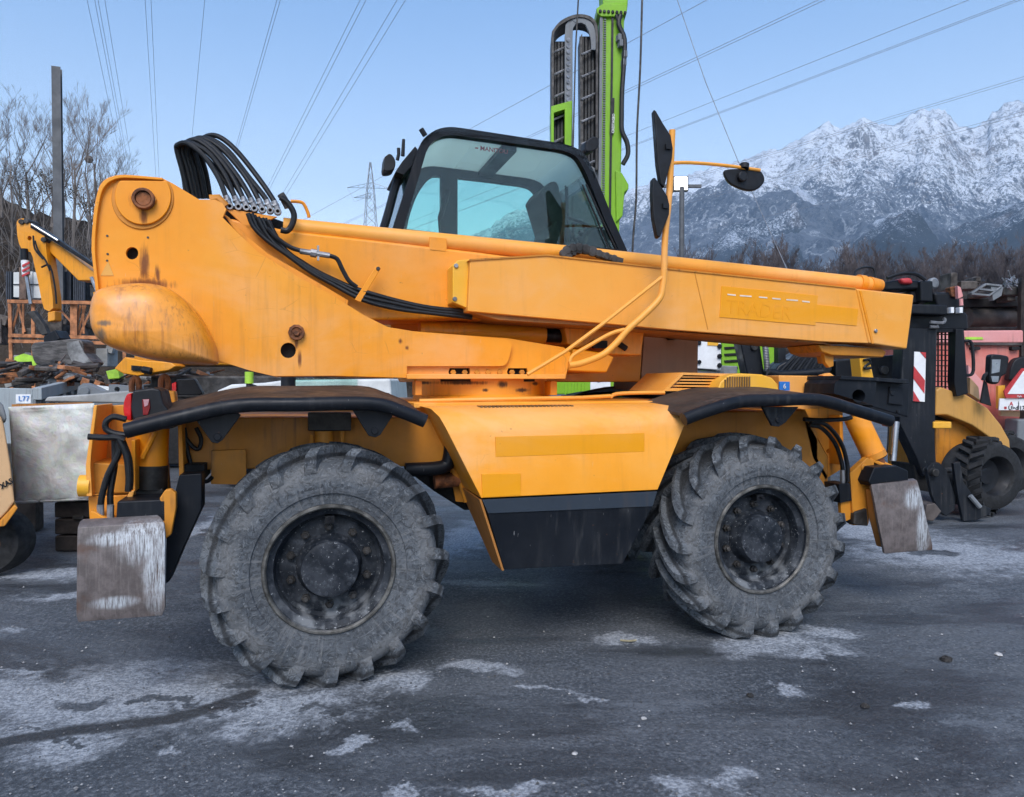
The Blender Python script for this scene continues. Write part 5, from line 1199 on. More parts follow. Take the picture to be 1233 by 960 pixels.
# ---- grey skip at the left
sk = thing('grey_skip', 'pale grey ribbed steel skip full of scrap at the left edge', 'skip', down(40, 462, 10))
px_([(-60, 466), (39, 468), (40, 560), (-60, 560)], 9.6, .06).build('front_wall', M_skip, sk, bevel=.01)
A, B = D(39, 467, 9.6), D(100, 453, 12.2)
mb = MB(); dz = Vector((0, 0, -.16)); mb.prism([A, B, B+dz, A+dz], RIGHT*.12); mb.build('top_rail', M_skip, sk, bevel=.01)
zb_ = D(40, 560, 9.6).z
mb = MB(); mb.prism([A+dz, B+dz, Vector((B.x, B.y, zb_)), Vector((A.x, A.y, zb_))], RIGHT*.04); mb.build('side_wall', M_arm, sk)
for k in range(6):
    q = A.lerp(B, .10+.16*k); mb = MB(); mb.prism([q+dz, q+dz+(B-A)*.05, q+(B-A)*.05+ZV*-.75, q+ZV*-.75], RIGHT*.10); mb.build('rib', M_skip, sk, bevel=.008)
px_([(-60, 560), (60, 560), (50, 590), (-60, 590)], 9.8, 2.2).build('skid_frame', M_iron, sk)
mb = MB(); c = D(-10, 545, 10.5); c.z = .35; mb.box(c, (2.6, 2, .7), Matrix.Rotation(-TH, 3, 'Z')); mb.build('floor_frame', M_iron, sk)
text('skip_mark', 'L77', D(22, 483, 9.58), RIGHT, ZV, .07, M_blue, sk)
px_([(19, 475), (37, 475), (37, 486), (19, 486)], 9.59, .005).build('skip_sticker', M_white, sk)

# ---- dark grey steel arm lying behind
am = thing('loader_boom', 'dark grey steel loader arm with round boss lying left of the tail lamp', 'arm', down(120, 462, 8.6))
px_([(92, 480), (94, 466), (100, 461.5), (112, 466), (122, 471), (131, 470), (131, 463), (165, 466), (165, 500), (92, 500)], 8.4, .16, None, (ell(141, 469, 3.4, 3.2, 12),)).build('arm_plate', M_arm, am)
MB().disc(D(100.5, 471.5, 8.36), .055, FLAT, .25, 20, .008).build('boss', M_arm, am)
px_([(106, 463), (131, 466), (132, 470), (122, 472), (114, 469)], 8.55, .05).build('pale_plate', M_wall, am)
px_([(80, 500), (170, 500), (170, 575), (80, 575)], 8.5, .3).build('arm_stand', M_iron, am)

# ---- galvanised box and the dark block it stands on
gb = thing('metal_bin', 'dented bare galvanised sheet steel bin at the left beside the outrigger', 'bin', down(60, 462, 6.6))
fr = []; ob = [(11, 492), (114, 487.5)]; lo = [(18, 606.5), (106, 602)]
rows = []
for i in range(25):
    t = i/24; row = []
    for j in range(25):
        s = j/24; x = (ob[0][0]*(1-t)+lo[0][0]*t)*(1-s)+(ob[1][0]*(1-t)+lo[1][0]*t)*s; y = (ob[0][1]*(1-t)+lo[0][1]*t)*(1-s)+(ob[1][1]*(1-t)+lo[1][1]*t)*s
        q = Vector((s*3, t*3, 1.3)); dz_ = .030*noise.fractal(q, .8, 2.1, 4)+.03*math.exp(-((s-.48)/.09)**2-((t-.42)/.25)**2)+.02*noise.noise(q*2.6)*t
        if i in (0,): dz_ = -.012
        row.append(D(x, y, 6.4+dz_))
    rows.append(row)
MB().grid(rows).build('front_sheet', M_galvs, gb, solid=.006, smooth=60)
MB().tube([D(11, 492, 6.4), D(114, 487.5, 6.4)], .014, 8).build('top_edge', M_galvs, gb)
MB().tube([D(18, 605, 6.4), D(106, 601, 6.4)], .012, 8).build('bottom_edge', M_galvs, gb)
for (a, b) in (((11, 492), (18, 606.5)), ((114, 487.5), (106, 602))):
    A = D(*a, 6.42); B = D(*b, 6.42); MB().prism([A, B, B+FLAT*1.2, A+FLAT*1.2], RIGHT*.01).build('side_sheet', M_galvs, gb)
A = D(11, 492, 7.6); MB().prism([D(14, 487, 7.6), D(112, 484, 7.6), D(106, 570, 7.6), D(18, 575, 7.6)], FLAT*.01).build('back_sheet', M_brown, gb)
A, B, = D(18, 604, 6.45), D(106, 600, 6.45); MB().prism([A, B, B+FLAT*1.1, A+FLAT*1.1], ZV*.01).build('bottom_sheet', M_galvs, gb)
tag(px_([(52, 484), (56, 478), (110, 474.5), (160, 470), (160, 486)], 7.75, .1).build('concrete_slab', M_conc, bevel=.02), 'pale concrete slab edge above the galvanised bin', 'slab')
bl = thing('timber_block', 'dark wet timber stack under the right side of the galvanised bin', 'block', down(88, 462, 6.5))
zt = D(90, 603, 6.5).z-.004; z_ = 0; base = G(65, 653); 
pa = D(65, 600, 6.5); pb = D(125, 600, 6.5)
for k in range(3):
    h = zt/3; mb = MB(); q = Vector((pa.x, pa.y, h*k)); w = (pb-pa); w.z = 0
    mb.prism([q, q+w, q+w+ZV*(h-.012), q+ZV*(h-.012)], FLAT*.7); mb.build('beam', M_timb, bl, bevel=.012)
MB().prism([D(87, 621, 6.47), D(100, 621, 6.47), D(100, 626, 6.47), D(87, 626, 6.47)], FLAT*.03).build('iron_handle', M_iron, bl, bevel=.006)
# a hidden far rest carries the other end of the bin
mb = MB(); q = down(25, 462, 7.4); mb.box(q+ZV*(zt/2), (.3, .25, zt)); mb.build('rear_beam', M_timb, bl)

# ---- beige compressor at the left edge
cp = thing('compressor', 'beige wheeled compressor hood cut by the left edge', 'compressor', down(-30, 462, 5.6))
px_([(-90, 497), (1, 500), (5, 512), (13, 560), (18, 604), (10, 616), (0, 626), (-90, 640)], 5.5, 1.3, dv=along(-40)).build('hood', M_tanc, cp, bevel=.02)
px_([(-90, 632), (-2, 630), (18, 608), (22, 612), (6, 634), (-90, 648)], 5.48, 1.2, dv=along(-40)).build('skirt', M_ordk, cp, bevel=.01)
px_([(-90, 478), (-6, 478), (4, 488), (9, 505), (4, 512), (-1, 499), (-90, 496)], 5.9, .9, dv=along(-40)).build('top_hood', M_arm, cp, bevel=.03)
text('compressor_mark', 'XAS', D(2, 589, 5.49), D(11, 584, 5.49)-D(2, 589, 5.49), ZV, .040, M_plas, cp, bold=.002)
mb = MB(); c = D(-22, 634, 5.6); c.z = .26; mb.lathe([(.12, 0), (.24, 0), (.265, .03), (.265, .17), (.24, .2), (.12, .2)], 32, c, FLAT); mb.build('wheel', M_tyre2, cp)
MB().disc(c+FLAT*.02, .125, FLAT, .1, 20, .01).build('wheel_rim', M_rust, cp)
px_([(-90, 640), (-20, 640), (-20, 660), (-90, 660)], 5.6, .8, dv=along(-40)).build('axle_frame', M_iron, cp)
mb = MB(); c = D(-70, 634, 5.55); c.z = .26; mb.lathe([(.12, 0), (.24, 0), (.265, .03), (.265, .17), (.24, .2), (.12, .2)], 32, c, FLAT); mb.build('wheel', M_tyre2, cp)

# ---- things glimpsed through the gap under the boom
car = thing('parked_van', 'white parked van glimpsed in the gap under the turret', 'van', down(290, 462, 11))
px_([(250, 482), (262, 470), (278, 463), (318, 461), (340, 458), (470, 456), (475, 520), (245, 520)], 10.6, 1.6).build('body', M_wall, car, bevel=.04)
for a in ((262, 474, 325, 469), (262, 479, 325, 474), (300, 463, 330, 474)): MB().tube([D(a[0], a[1], 10.56), D(a[2], a[3], 10.56)], .025, 6).build('trim', M_plas, car)
px_([(352, 455), (430, 457), (430, 475), (350, 474)], 10.58, .03).build('window', M_glass, car)
for x in (290, 430):
    c = D(x, 520, 10.55); c.z = .33; MB().lathe([(.001, 0), (.2, 0), (.31, .02), (.33, .06), (.33, .2), (.001, .2)], 28, c, FLAT).build('wheel', M_tyre2, car)
px_([(250, 515), (470, 515), (470, 535), (250, 535)], 10.7, 1.4).build('sill', M_iron, car)
tag(MB().tube(DD([(300, 448), (300, 462)], 7.5), .043, 14).build('lime_roll', M_limed), 'small lime plastic cap standing in the gap right of the far tail lamp', 'cap')
t = bpy.data.objects['lime_roll']
MB().tube([D(300, 462, 7.5), Vector((D(300, 462, 7.5).x, D(300, 462, 7.5).y, 0))], .03, 8).build('cap_post', M_iron, t)
tag(MB().tube([D(347, 446, 9), Vector((D(347, 446, 9).x, D(347, 446, 9).y, 0))], .09, 12).build('black_post', M_plas), 'short black post in front of the white van', 'post')
cb = thing('switch_cabinet', 'white steel cabinet with yellow label behind the louvred cover', 'cabinet', down(855, 462, 10.5))
px_([(839, 407), (868.5, 410), (868.5, 446), (839, 444)], 10, .5).build('body', M_white, cb, bevel=.015)
px_([(835, 446), (872, 447), (872, 590), (835, 588)], 10.05, .45).build('plinth', M_arm, cb)
px_([(852, 411), (865, 411.5), (865, 416.5), (852, 416)], 9.99, .01).build('yellow_label', M_yel, cb)
for y in (413, 436): MB().disc(D(842.5, y, 9.97), .03, FLAT, .05, 8, .006).build('hinge', M_plas, cb)
for y in (417, 429, 440): MB().disc(D(867, y, 9.97), .035, FLAT, .05, 8, .006).build('handle', M_plas, cb)
lm = thing('lime_machine', 'lime green machine hood with black slots behind the boom', 'machine', down(885, 462, 11))
px_([(869, 411), (890, 411), (945, 412), (945, 470), (905, 470), (895, 450), (869, 452)], 10.8, 1.2).build('hood', M_lime, lm, bevel=.02)
for i in range(4): px_([(872, 418+8*i), (888, 417+8*i), (889, 420+8*i), (873, 421+8*i)], 10.78, .06).build('slot', M_dark, lm, bevel=.008)
px_([(862, 440), (888, 441), (888, 452), (862, 452)], 10.5, .2).build('vent_box', M_galv, lm, bevel=.01)
px_([(860, 452), (945, 470), (945, 585), (860, 585)], 10.9, 1).build('undercarriage', M_iron, lm)
bb = thing('black_loader_frame', 'black upright steel frame with pale corrugated hose behind the boom', 'frame', down(910, 462, 9.6))
px_([(891, 411), (915, 413), (921, 452), (900, 452)], 9.4, .3).build('frame_plate', M_blk, bb, bevel=.02)
MB().disc(D(909, 418, 9.36), .05, FLAT, .06, 14, .01).build('pivot', M_iron, bb)
px_([(895, 452), (925, 452), (925, 600), (895, 600)], 9.4, .3).build('frame_post', M_blk, bb)
ht = MB(); n = 18
A, B = D(921, 412, 9.3), D(924, 447, 9.3); ht.tube([A.lerp(B, i/36) for i in range(37)], [.042 if i % 2 else .034 for i in range(37)], 12); ht.build('corrugated_hose', M_zinc, bb, smooth=20)
rb = thing('ribbed_bucket', 'black ribbed loader bucket behind the right fender', 'bucket', down(965, 462, 9.2))
px_([(932, 448), (938, 440), (972, 421), (1000, 420), (1003, 446), (998, 452), (935, 452)], 9.1, .5).build('shell', M_blk, rb, bevel=.03)
for i in range(6):
    a = D(940+9*i, 447, 9.09); b = D(962+7*i, 423, 9.12); mb = MB(); mb.tube([a, b], .022, 6); mb.build('rib', M_blkw, rb)
MB().tube(DD([(924, 448), (938, 451), (965, 450), (990, 448)], 9.0), .05, 12).build('lip', M_blk, rb)
px_([(940, 452), (1000, 452), (1000, 610), (940, 610)], 9.2, .4).build('bucket_stand', M_iron, rb)
px_([(937, 416), (946, 414), (946, 446), (937, 444)], 9.3, .15).build('bucket_post', M_blk, rb)
# blocks glimpsed left of the brown cover
ct = thing('lime_fence_panel', 'lime green mesh panel glimpsed below the turret nose', 'fence panel', down(695, 462, 12))
for i in range(7): px_([(680+4*i, 445), (681.6+4*i, 445), (681.6+4*i, 476), (680+4*i, 476)], 12, .04).build('slat', M_lime, ct)
px_([(676, 452), (712, 452), (712, 454), (676, 454)], 11.98, .03).build('rail', M_lime, ct)
px_([(676, 476), (712, 476), (712, 572), (676, 572)], 12.02, .1).build('base', M_iron, ct)
sg = thing('blue_round_sign', 'white board with blue round sign below the turret nose', 'sign', down(722, 462, 12))
px_([(711, 448), (735, 448), (735, 476), (711, 476)], 11.9, .05).build('board', M_white, sg)
MB().disc(D(722, 456, 11.89), .06, FLAT, .01, 20).build('disc', M_blue, sg)
px_([(718, 476), (728, 476), (728, 572), (718, 572)], 11.95, .06).build('post', M_galv, sg)

# ---- lime drill rig mast
dr = thing('drill_rig', 'tall lime green drill mast with looped energy chain rising behind the cab', 'drill rig', down(735, 462, 13.5))
d = 13.5; zg = 0
def dpx(pts, dd, th, nm, m, root=dr, **k): return px_(pts, dd, th).build(nm, m, root, **k)
mast = dpx([(722.5, 8), (752, 8), (748, 200), (744.5, 320), (744, 470), (720, 470), (722, 300)], d, .55, 'mast', M_lime, bevel=.02)
foot = G(733, 560); b = down(733, 462, d+.3); MB().prism([D(716, 470, d), D(750, 470, d), Vector((D(750, 470, d).x, D(750, 470, d).y, 0)), Vector((D(716, 470, d).x, D(716, 470, d).y, 0))], FLAT*.7).build('mast_foot', M_lime, dr, bevel=.02)
MB().box(down(733, 462, d+1.6)+ZV*.6, (2.6, 2.4, 1.1), Matrix.Rotation(-TH, 3, 'Z')).build('carrier', M_lime, dr, bevel=.04)
for q in (-1.2, 1.2): MB().box(down(733, 462, d+1.6)+ZV*.3+RIGHT*q, (.4, 2.8, .6), Matrix.Rotation(-TH, 3, 'Z')).build('crawler_track', M_tyre2, dr, bevel=.1)
dpx([(718, 10), (726, 4), (756, 5), (754.5, 17), (745, 20), (724, 20), (719, 16)], d-.06, .7, 'mast_head', M_lime, bevel=.02)
dpx([(724, -30), (757, -30), (756, 6), (726, 6)], d+.02, .5, 'mast_top', M_lime, bevel=.02)
mb = MB()
for i in range(7): mb.disc(D(723+5*i, 13+.3*i, d-.09), .03, FLAT, .04, 8, .006)
mb.build('head_bolts', M_iron, dr)
dpx([(722.5, 20), (726, 20), (723.5, 300), (720, 300)], d-.03, .1, 'rack_rail', M_arm)
for i in range(60):
    y = 22+4.6*i; x = 727.6-.0075*i*4.6
    if i == 0: tooth = px_([(0, 0), (1, 0)], d, .01) if False else None
mb = MB()
for i in range(100):
    y = 20+2.8*i; x = 727.0-.0085*(y-20); px_([(x, y), (x+3, y), (x+3, y+1.3), (x, y+1.3)], d-.025, .04, mb)
mb.build('rack_teeth', M_arm, dr)
dpx([(736.5, 8), (739, 8), (735, 320), (732.5, 320)], d-.03, .05, 'mast_rail', M_plas)
dpx([(741, 205), (749, 208), (757, 222), (757, 228), (752, 232), (750, 260), (742, 268)], d-.05, .5, 'mast_shoulder', M_lime, bevel=.02)
dpx([(735.5, 118), (740, 118), (738.5, 162), (734, 162)], d-.036, .012, 'name_plate', M_plas)
text('maker_name', 'CRESTAGEO', D(739.4, 160.5, d-.04), D(741, 119.5, d-.04)-D(739.6, 160.5, d-.04), -RIGHT, .046, M_white, dr, bold=.001)
MB().tube(DD([(747, 18), (745, 30), (752, 48), (751, 80), (749, 110), (748.5, 140), (749, 158), (755, 172), (756, 186), (750, 198)], d-.1), .045, 8, smooth=4).build('hose', M_hose, dr)
MB().tube(DD([(742, 18), (748, 40), (752, 60)], d-.1), .03, 8, smooth=4).build('hose', M_hose, dr)
for x, y in ((745, 46), (747, 53), (752, 66), (751, 76)): MB().box(D(x, y, d-.08), (.07, .12, .12)).build('valve', M_arm, dr, bevel=.01)
# looped energy chain: an outer band, an inner band and rungs
def band(path_o, path_i, dd, th, nm, m):
    return px_(path_o+path_i[::-1], dd, th).build(nm, m, dr, bevel=.006)
ax = [(664, 170), (664, 45)]+smooth_px([(664.5, 38), (671, 29), (680, 22), (695, 17), (710, 19), (718, 27), (720.5, 38)], 3, False)+[(720.5, 60), (720, 205)]
ai = [(667, 170), (667, 46)]+smooth_px([(667.5, 40), (673, 32), (682, 26), (695, 21), (708, 23), (715, 30), (717.5, 40)], 3, False)+[(717.5, 60), (717, 205)]
band(ax, ai, d+.0, .5, 'chain_outer', M_iron)
bx = [(689.5, 175), (689.5, 45)]+smooth_px([(690, 34), (693, 29.5), (700, 28), (706, 32), (709, 42)], 3, False)+[(709.5, 60), (709, 205)]
bx0 = [(680, 175), (680, 48)]+smooth_px([(680.5, 36), (684, 27), (693, 20), (705, 19.5), (714, 27), (717, 42)], 3, False)+[(717, 60), (717, 205)]
band([(680, 175), (680, 45), (681, 30), (686, 22)], [(689.5, 175), (689.5, 45), (690, 34), (694, 28)], d+.03, .06, 'chain_plate', M_arm)
band([(686, 22), (695, 18.5), (706, 19.5), (714, 25), (719, 36), (720, 60)], [(694, 28), (700, 27.6), (705, 30), (709, 38), (711, 46), (712, 60)], d+.02, .06, 'chain_plate', M_arm)
for k in range(11):
    MB().disc(D(684.8, 48+7.2*k, d+.018), .045, FLAT, .02, 12, .004).build('chain_rivet', M_zinc, dr)
dpx([(667, 50), (680, 50), (680, 175), (667, 175)], d+.35, .08, 'chain_hoses', M_plas)
dpx([(698, 44), (718, 44), (717, 210), (699, 210)], d+.35, .08, 'chain_hoses', M_plas)
dpx([(698, 46), (701, 40), (703, 210), (699, 210)], d+.06, .4, 'chain_inner', M_iron)
for i in range(5): MB().tube([D(665, 64+27*i, d+.05), D(681, 57+27*i, d+.1)], .022, 6).build('chain_rung', M_zinc, dr)
for i in range(6): MB().tube([D(700, 66+27*i, d+.05), D(719, 58+27*i, d+.1)], .022, 6).build('chain_rung', M_zinc, dr)
for i in range(4): MB().tube(DD([(702+4*i, 46), (701.5+4*i, 120), (701+4*i, 205)], d+.22), .05, 8).build('chain_hose', M_hose, dr)
for i in range(3): MB().tube(DD([(669+4*i, 52), (668.5+4*i, 120), (668.5+4*i, 172)], d+.22), .05, 8).build('chain_hose', M_hose, dr)
dpx([(663.5, 128), (689, 121), (688, 178), (680, 178), (680, 132), (667, 136), (667, 172), (663.5, 172)], d-.03, .5, 'chain_bracket', M_lime, bevel=.01)
MB().prism([D(668, 172, d+.1), D(720, 205, d+.1), D(720, 330, d+.1), D(690, 330, d+.1), D(668, 300, d+.1)], FLAT*.3).build('chain_mount', M_arm, dr)
dpx([(660, 300), (722, 310), (722, 475), (660, 475)], d+.05, .5, 'mast_side', M_lime, bevel=.02)
# hook rope and the thin rope by the chain
o = MB().tube([D(773.5, -12, 12.5), D(771, 80, 12.5), D(767, 160, 12.5), D(766, 240, 12.5), D(761.5, 306, 12.5), Vector((D(760, 330, 12.5).x, D(760, 330, 12.5).y, 1.6))], .018, 6, smooth=5).build('winch_rope', M_iron); tag(o, 'dark winch rope hanging right of the lime mast', 'rope')
o = MB().tube([D(697, -12, 13.2), D(693, 60, 13.2), D(690, 178, 13.2), D(688, 330, 13.2)], .014, 6).build('winch_rope', M_iron); tag(o, 'thin dark rope hanging in front of the energy chain loop', 'rope')

# ---- skid loader at the right
sl = thing('skid_loader', 'yellow and black skid steer loader parked behind the right outrigger pad', 'loader', down(1150, 462, 8.6))
d = 8.3
px_([(1088, 395), (1129, 396), (1127, 470), (1126, 530), (1128, 566), (1112, 574), (1104, 552), (1083, 508), (1086, 450)], d, .22).build('lift_arm', M_blkw, sl, bevel=.012)
pl = px_([(1101, 423.5), (1115, 424.5), (1113.5, 484), (1099.5, 483)], d-.012, .008).build('hazard_plate', M_white, sl)
for pts in ([(1108, 424), (1115, 424.5), (1114.8, 432)], [(1100.5, 441), (1113.8, 458), (1113.2, 474), (1100, 456)], [(1100, 471), (1108, 484), (1099.7, 483)]): px_(pts, d-.018, .005).build('hazard_stripe', M_redm, pl)
px_([(1085, 372), (1155, 372), (1166, 378), (1167, 398), (1090, 398)], d+.1, .5).build('cross_tube', M_blk, sl, bevel=.03)
px_([(1098, 366), (1141, 367), (1141, 380), (1098, 378)], d-.05, .2).build('valve_cover', M_blk, sl, bevel=.02)
px_([(1108, 338), (1124, 338), (1124, 364), (1109, 363)], d, .3).build('arm_post', M_blk, sl, bevel=.02)
px_([(1063, 340), (1085, 336), (1110, 338), (1112, 348), (1090, 349), (1066, 350)], d+.05, .3).build('top_hood', M_blkw, sl, bevel=.03)
px_([(1084, 335), (1098, 334), (1101, 342), (1087, 342)], d-.01, .2).build('red_cap', M_redm, sl, bevel=.03)
MB().tube(DD([(1068, 335), (1085, 330), (1102, 330), (1114, 337)], d), .02, 6, smooth=4).build('hose', M_hose, sl)
px_([(1096, 350), (1110, 350), (1110, 366), (1098, 366)], d+.1, .3).build('arm_block', M_blk, sl, bevel=.03)
MB().disc(D(1126, 341, d+.25), .07, FLAT, .08, 16, .02).build('round_light', M_galv, sl)
px_([(1153, 344), (1157, 346), (1160, 357), (1154, 360)], d-.05, .06).build('red_bracket', M_pink, sl, bevel=.006)
px_([(1144, 346), (1152, 344), (1153, 358), (1146, 357)], d+.02, .1).build('rusty_bracket', M_rust, sl, bevel=.006)
MB().tube([D(1157, 360, d-.05), D(1157.5, 368, d-.05)], .02, 8).build('red_stub', M_pink, sl)
px_([(1124, 352), (1146, 352), (1162, 365), (1162, 378), (1130, 376)], d+.05, .3).build('top_frame', M_blk, sl, bevel=.03)
for x, y in ((1147, 374), (1157.5, 374)): px_([(x-2, y-4), (x+2, y-4), (x+2, y+3), (x-2, y+3)], d-.08, .08).build('white_fitting', M_white, sl, bevel=.004)
MB().tube(DD([(1120, 388), (1135, 389), (1138, 385), (1136, 384)], d-.04), .018, 6, smooth=3).build('pipe', M_zinc, sl)
MB().tube(DD([(1120, 394), (1130, 394), (1128, 392)], d-.04), .018, 6).build('pipe', M_zinc, sl)
px_([(1151, 396), (1161, 396), (1166, 474), (1152, 478), (1149, 460)], d+.05, .14).build('cab_post', M_blk, sl, bevel=.01)
px_([(1126, 396), (1160, 396), (1160, 400), (1126, 400)], d+.1, .08).build('cage_rail', M_blk, sl)
for i in range(6): px_([(1129.5+4.4*i, 398), (1130.7+4.4*i, 398), (1130.7+4.4*i, 468), (1129.5+4.4*i, 468)], d+.22, .02).build('cage_bar', M_plas, sl)
for i in range(11): px_([(1127, 402+6.3*i), (1153, 402.5+6.3*i), (1153, 403.7+6.3*i), (1127, 403.2+6.3*i)], d+.20, .018).build('cage_bar', M_plas, sl)
MB().tube(DD([(1161, 411), (1168, 411), (1171, 420), (1172, 446), (1167, 452), (1158, 450)], d+.08), .018, 8, smooth=3).build('grab_rail', M_plas, sl)
px_([(1127, 470), (1133, 466), (1150, 472), (1165, 476), (1178, 484), (1190, 492), (1206, 512), (1216, 530), (1217, 541), (1212, 548), (1205, 544), (1190, 526), (1170, 512), (1140, 500), (1126, 500)], d+.12, .3).build('rear_arm', M_rear, sl, bevel=.02)
px_([(1126, 507), (1172, 507), (1190, 530), (1190, 575), (1126, 575)], d+.3, 1.1).build('body', M_ordk, sl, bevel=.02)
px_([(1124, 508), (1146, 508), (1146, 516), (1124, 516)], d-.02, .3).build('step', M_yel, sl, bevel=.01)
px_([(1128, 478), (1160, 486), (1172, 508), (1126, 508)], d+.5, .7).build('cab_floor', M_dark, sl)
px_([(1166, 440), (1185, 462), (1183, 484), (1167, 470)], d+.9, .3).build('side_panel', M_pink, sl)
px_([(1168, 455), (1178, 466), (1180, 482), (1168, 474)], d+.2, .06).build('tan_plate', M_tanc, sl)
mir = px_(smooth_px([(1193, 429), (1197, 426.5), (1213, 428.5), (1215.5, 433), (1212, 450), (1207, 453), (1203, 462), (1196, 462), (1192, 457)], 2), d-.1, .10).build('mirror', M_plas, sl, bevel=.02)
px_([(1194.5, 433), (1205, 433), (1203.5, 448), (1194, 450)], d-.108, .01).build('mirror_glass', M_chrome, mir)
px_([(1193.5, 453), (1203, 453), (1202, 460), (1195, 460)], d-.108, .01).build('lower_glass', M_chrome, mir)
MB().tube(DD([(1184, 458), (1186, 452), (1193, 448)], d-.05), .022, 8, smooth=3).build('mirror_arm', M_plas, sl)
px_([(1186, 458), (1189, 462), (1194, 489), (1181, 485)], d-.02, .03).build('mirror_bracket', M_plas, sl, bevel=.004)
def skid_wheel(c, ax, nm='wheel'):
    o = MB().lathe([(.235, .04), (.25, .0), (.34, -.005), (.40, .02), (.415, .06), (.415, .26), (.40, .3), (.25, .31), (.235, .28)], 56, c, ax)
    u = ZV.cross(ax).normalized()
    for k in range(22):
        for s, off in ((1, 0), (-1, .5)):
            q = 2*math.pi*(k+off)/22; vs = []
            for yy, dq in ((.15, 0), (.03, .16)) if s > 0 else ((.17, 0), (.29, .16)):
                for rr, ww in ((.405, .034), (.442, .026)):
                    for sg_ in (-1, 1):
                        a = q+dq+sg_*ww/.43; vs.append(Vector(c)+ax*yy+(u*math.cos(a)+ZV*math.sin(a))*rr)
            o.add(vs, [[0, 1, 3, 2], [4, 6, 7, 5], [0, 4, 5, 1], [2, 3, 7, 6], [0, 2, 6, 4], [1, 5, 7, 3]])
    t = o.build(nm, M_tyre2, sl)
    MB().lathe([(.24, .03), (.225, .05), (.21, .13), (.12, .15), (.10, .10), (.0005, .10)], 40, c, ax).build('wheel_rim', M_plas, t)
    return t
axw = (RIGHT*-.65+FLAT*.76).normalized()
c = D(1201, 569, 8.2); c.z = .442
skid_wheel(c, axw)
c2_ = c-RIGHT*0; 
for q in ((FLAT*1.15+RIGHT*.95), ): 
    cc = c+q; cc.z = .44; skid_wheel(cc, axw)
px_([(1116, 565), (1121, 558), (1131, 557), (1140, 566), (1151, 600), (1150, 614), (1140, 622), (1130, 616), (1122, 596)], d-.35, .06).build('coupler_plate', M_blkw, sl, bevel=.008)
MB().disc(D(1127.5, 569.5, d-.42), .045, FLAT, .2, 16, .008).build('coupler_pin', M_iron, sl)
MB().tube([D(1134, 567, d-.32), D(1150, 566, d-.2)], .03, 8).build('coupler_bar', M_iron, sl)
px_([(1148, 558), (1156, 556), (1160, 580), (1178, 606), (1194, 613), (1192, 620), (1176, 627), (1160, 628), (1154, 600)], d-.40, .05).build('coupler_plate', M_blkw, sl, bevel=.008)
MB().tube([D(1168, 597, d-.43), D(1180, 611, d-.44)], .025, 8).build('coupler_lever', M_arm, sl)
px_([(1006, 434), (1092, 426), (1092, 470), (1006, 475)], d+.8, .3).build('front_guard', M_blk, sl, bevel=.02)
MB().disc(D(1066, 446, d+.76), .06, FLAT, .06, 16, .01).build('guard_pivot', M_iron, sl)
px_([(1100, 560), (1150, 566), (1160, 600), (1105, 590)], d+.1, .5).build('front_frame', M_dark, sl)
tag(px_([(1116, 608), (1126, 606), (1134, 616), (1124, 628), (1112, 626)], 7.75, .25).build('broken_slab', M_pipe, bevel=.01), 'small grey slab fragment on the ground behind the right pad', 'slab')

# ---- faded red machine at the right edge with sign, tank and scrap
rm = thing('red_machine', 'faded red machine housing filling the right edge behind the loader', 'machine', down(1230, 462, 11))
d = 10.6
px_([(1120, 412), (1330, 412), (1330, 520), (1120, 520)], d, 1.4).build('housing', M_redp, rm, bevel=.02)
px_([(1120, 398.5), (1330, 397), (1330, 413), (1120, 413)], d-.04, 1.5).build('top_band', M_pink, rm, bevel=.02)
px_([(1166, 412.5), (1231, 413), (1231, 416), (1166, 415.5)], d-.06, .05).build('groove', M_pipe, rm)
px_([(1230, 416), (1232.5, 416), (1232, 480), (1229.5, 480)], d-.05, .05).build('groove', M_pipe, rm)
for x in (1171, 1219): px_(smooth_px([(x, 417.5), (x+9, 417.5), (x+9, 421.5), (x, 421.5)], 2), d-.07, .08).build('door_handle', M_dark, rm, bevel=.005)
px_([(1162, 406), (1183, 406), (1184, 409), (1163, 409)], d-.05, .02).build('green_label', M_limed, rm)
px_([(1158, 520), (1330, 520), (1330, 590), (1158, 590)], d+.1, 1.2).build('undercarriage', M_iron, rm)
px_([(1202, 465), (1210, 464), (1212, 494), (1202, 492)], d-.3, .05).build('yellow_bracket', M_yel, rm)
px_([(1205, 494), (1228, 495), (1228, 502), (1205, 501)], d-.25, .05).build('tan_strip', M_tanc, rm)
px_(smooth_px([(1215, 458), (1218, 442), (1223, 433), (1232, 430), (1252, 430), (1252, 460)], 2), d-.2, .12).build('round_guard', M_plas, rm, bevel=.02)
px_([(1226, 505), (1260, 505), (1260, 578), (1224, 578)], d-.4, .3).build('dark_tail', M_arm, rm, bevel=.03)
ts = thing('warning_triangle', 'white triangular warning sign with red border at the right edge', 'sign', D(1232, 478, d-.4))
px_([(1231, 443.5), (1236, 443.5), (1258, 474), (1257, 479), (1211, 479), (1209, 471)], d-.45, .02).build('red_border', M_redm, ts)
px_([(1232.5, 447), (1235, 447), (1252, 474.5), (1213.5, 474.5)], d-.458, .01).build('white_field', M_white, ts)
text('sign_print', 'Oyla', D(1224.5, 478.3, d-.455), RIGHT, ZV, .026, M_white, ts)
np_ = thing('number_plate', 'white plate with worn red and black characters under the triangle', 'plate', D(1232, 493, d-.4))
px_([(1204, 480), (1258, 480), (1258, 494), (1203, 494)], d-.42, .02).build('plate', M_white, np_)
for body, x, y, h, m in (('A', 1215.5, 488.5, .055, M_redm), ('j', 1226, 487.5, .05, M_plas), ('U>dl17', 1214, 493.6, .055, M_plas), ('■', 1209, 492.5, .03, M_redm)): text('plate_print', body, D(x, y, d-.425), RIGHT, ZV, h, m, np_, bold=.0015)
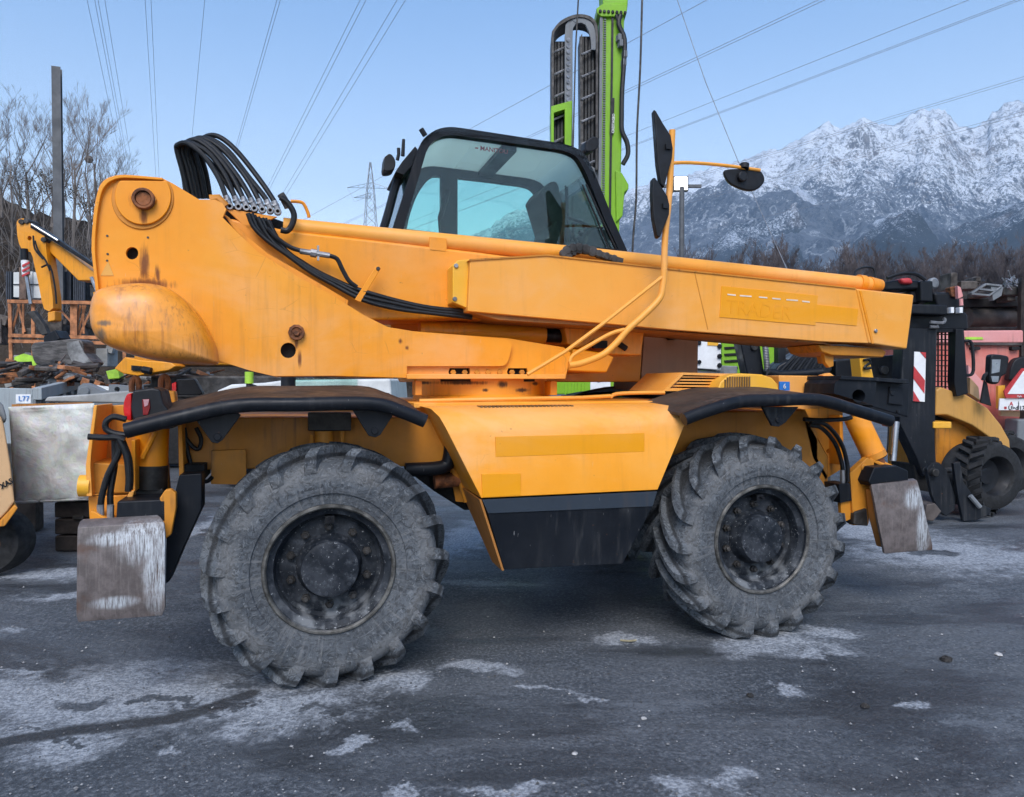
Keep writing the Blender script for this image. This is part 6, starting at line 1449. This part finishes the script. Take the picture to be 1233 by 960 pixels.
tk = thing('steel_tank', 'long dark brown cylindrical tank lying on the red machine', 'tank', D(1230, 396, d+.6))
MB().tube([D(1163, 383, d+.5), D(1330, 383, d+.9)], .155, 28).build('shell', M_pipe, tk)
MB().tube([D(1219, 383, d+.62), D(1222.5, 383, d+.63)], .165, 28).build('band', M_arm, tk)
MB().tube([D(1163, 395.5, d+.4), D(1330, 395.5, d+.4)], .02, 6).build('foot_bar', M_iron, tk)
fr_ = thing('steel_trestle', 'grey angled steel frame on top of the tank', 'frame', D(1190, 366, d+.4))
for a, b in (((1170, 352.5), (1192, 354.5)), ((1170, 352.5), (1188, 341)), ((1192, 354.5), (1207, 343)), ((1188, 341), (1207, 343)), ((1180, 347), (1200, 349))): MB().prism([D(*a, d), D(*b, d), D(b[0], b[1]+2.5, d), D(a[0], a[1]+2.5, d)], FLAT*.07).build('bar', M_galv, fr_, bevel=.005)
px_([(1158, 360), (1250, 356), (1250, 369), (1160, 370)], d+.4, .5).build('base_plank', M_dark, fr_, bevel=.02)
px_([(1193, 345), (1208, 346), (1206, 356), (1196, 362)], d+.02, .1).build('gusset', M_arm, fr_)
mb = MB(); rnd = random.Random(8)
for k in range(46):
    x = 1208+rnd.random()*21; y = 346-rnd.random()*14*(1-abs(x-1217)/16); p = D(x, y, d+rnd.uniform(0, .3)); q = p+Vector((rnd.uniform(-1, 1), rnd.uniform(-.5, .5), rnd.uniform(-1, 1)))*.09
    mb.tube([p, q], .012, 4)
wt = thing('wire_tangle', 'pale tangle of wire and chain on the scrap above the tank', 'wire tangle', D(1218, 352, d+.2))
mb.build('wire', M_zinc, wt); px_([(1207, 345), (1228, 345), (1228, 357), (1208, 356)], d+.1, .3).build('wire_core', M_iron, wt, bevel=.03)
scr = [(1142, 340, 8, 20), (1160, 345, 20, 10), (1171, 338, 6, 6), (1178, 356, 14, 6), (1210, 360, 10, 8)]
for i, (x, y, w, h) in enumerate(scr):
    k = (d+.3)/FPX; c = D(x, y, d+.3); mb = MB(); mb.box(c, (w*k, .3, h*k), Matrix.Rotation(-TH, 3, 'Z')); mb.tube([c+ZV*h*k*.4, c+ZV*h*k*.4+RIGHT*w*k*.9], .03, 6)
    tag(mb.build('scrap_part', M_scrap, bevel=.02), ('dark scrap piece on the loader roof beside the pink bracket', 'long dark scrap piece between loader roof and tank', 'small dark knob of scrap left of the angled frame', 'flat dark scrap under the angled frame', 'pale dark edged scrap under the wire tangle')[i], 'scrap')
tag(MB().tube([D(1238, 335, d), Vector((D(1236, 335, d).x, D(1236, 335, d).y, 0))], .12, 8).build('timber_post', M_timb), 'dark timber post at the right edge beside the tank', 'post')
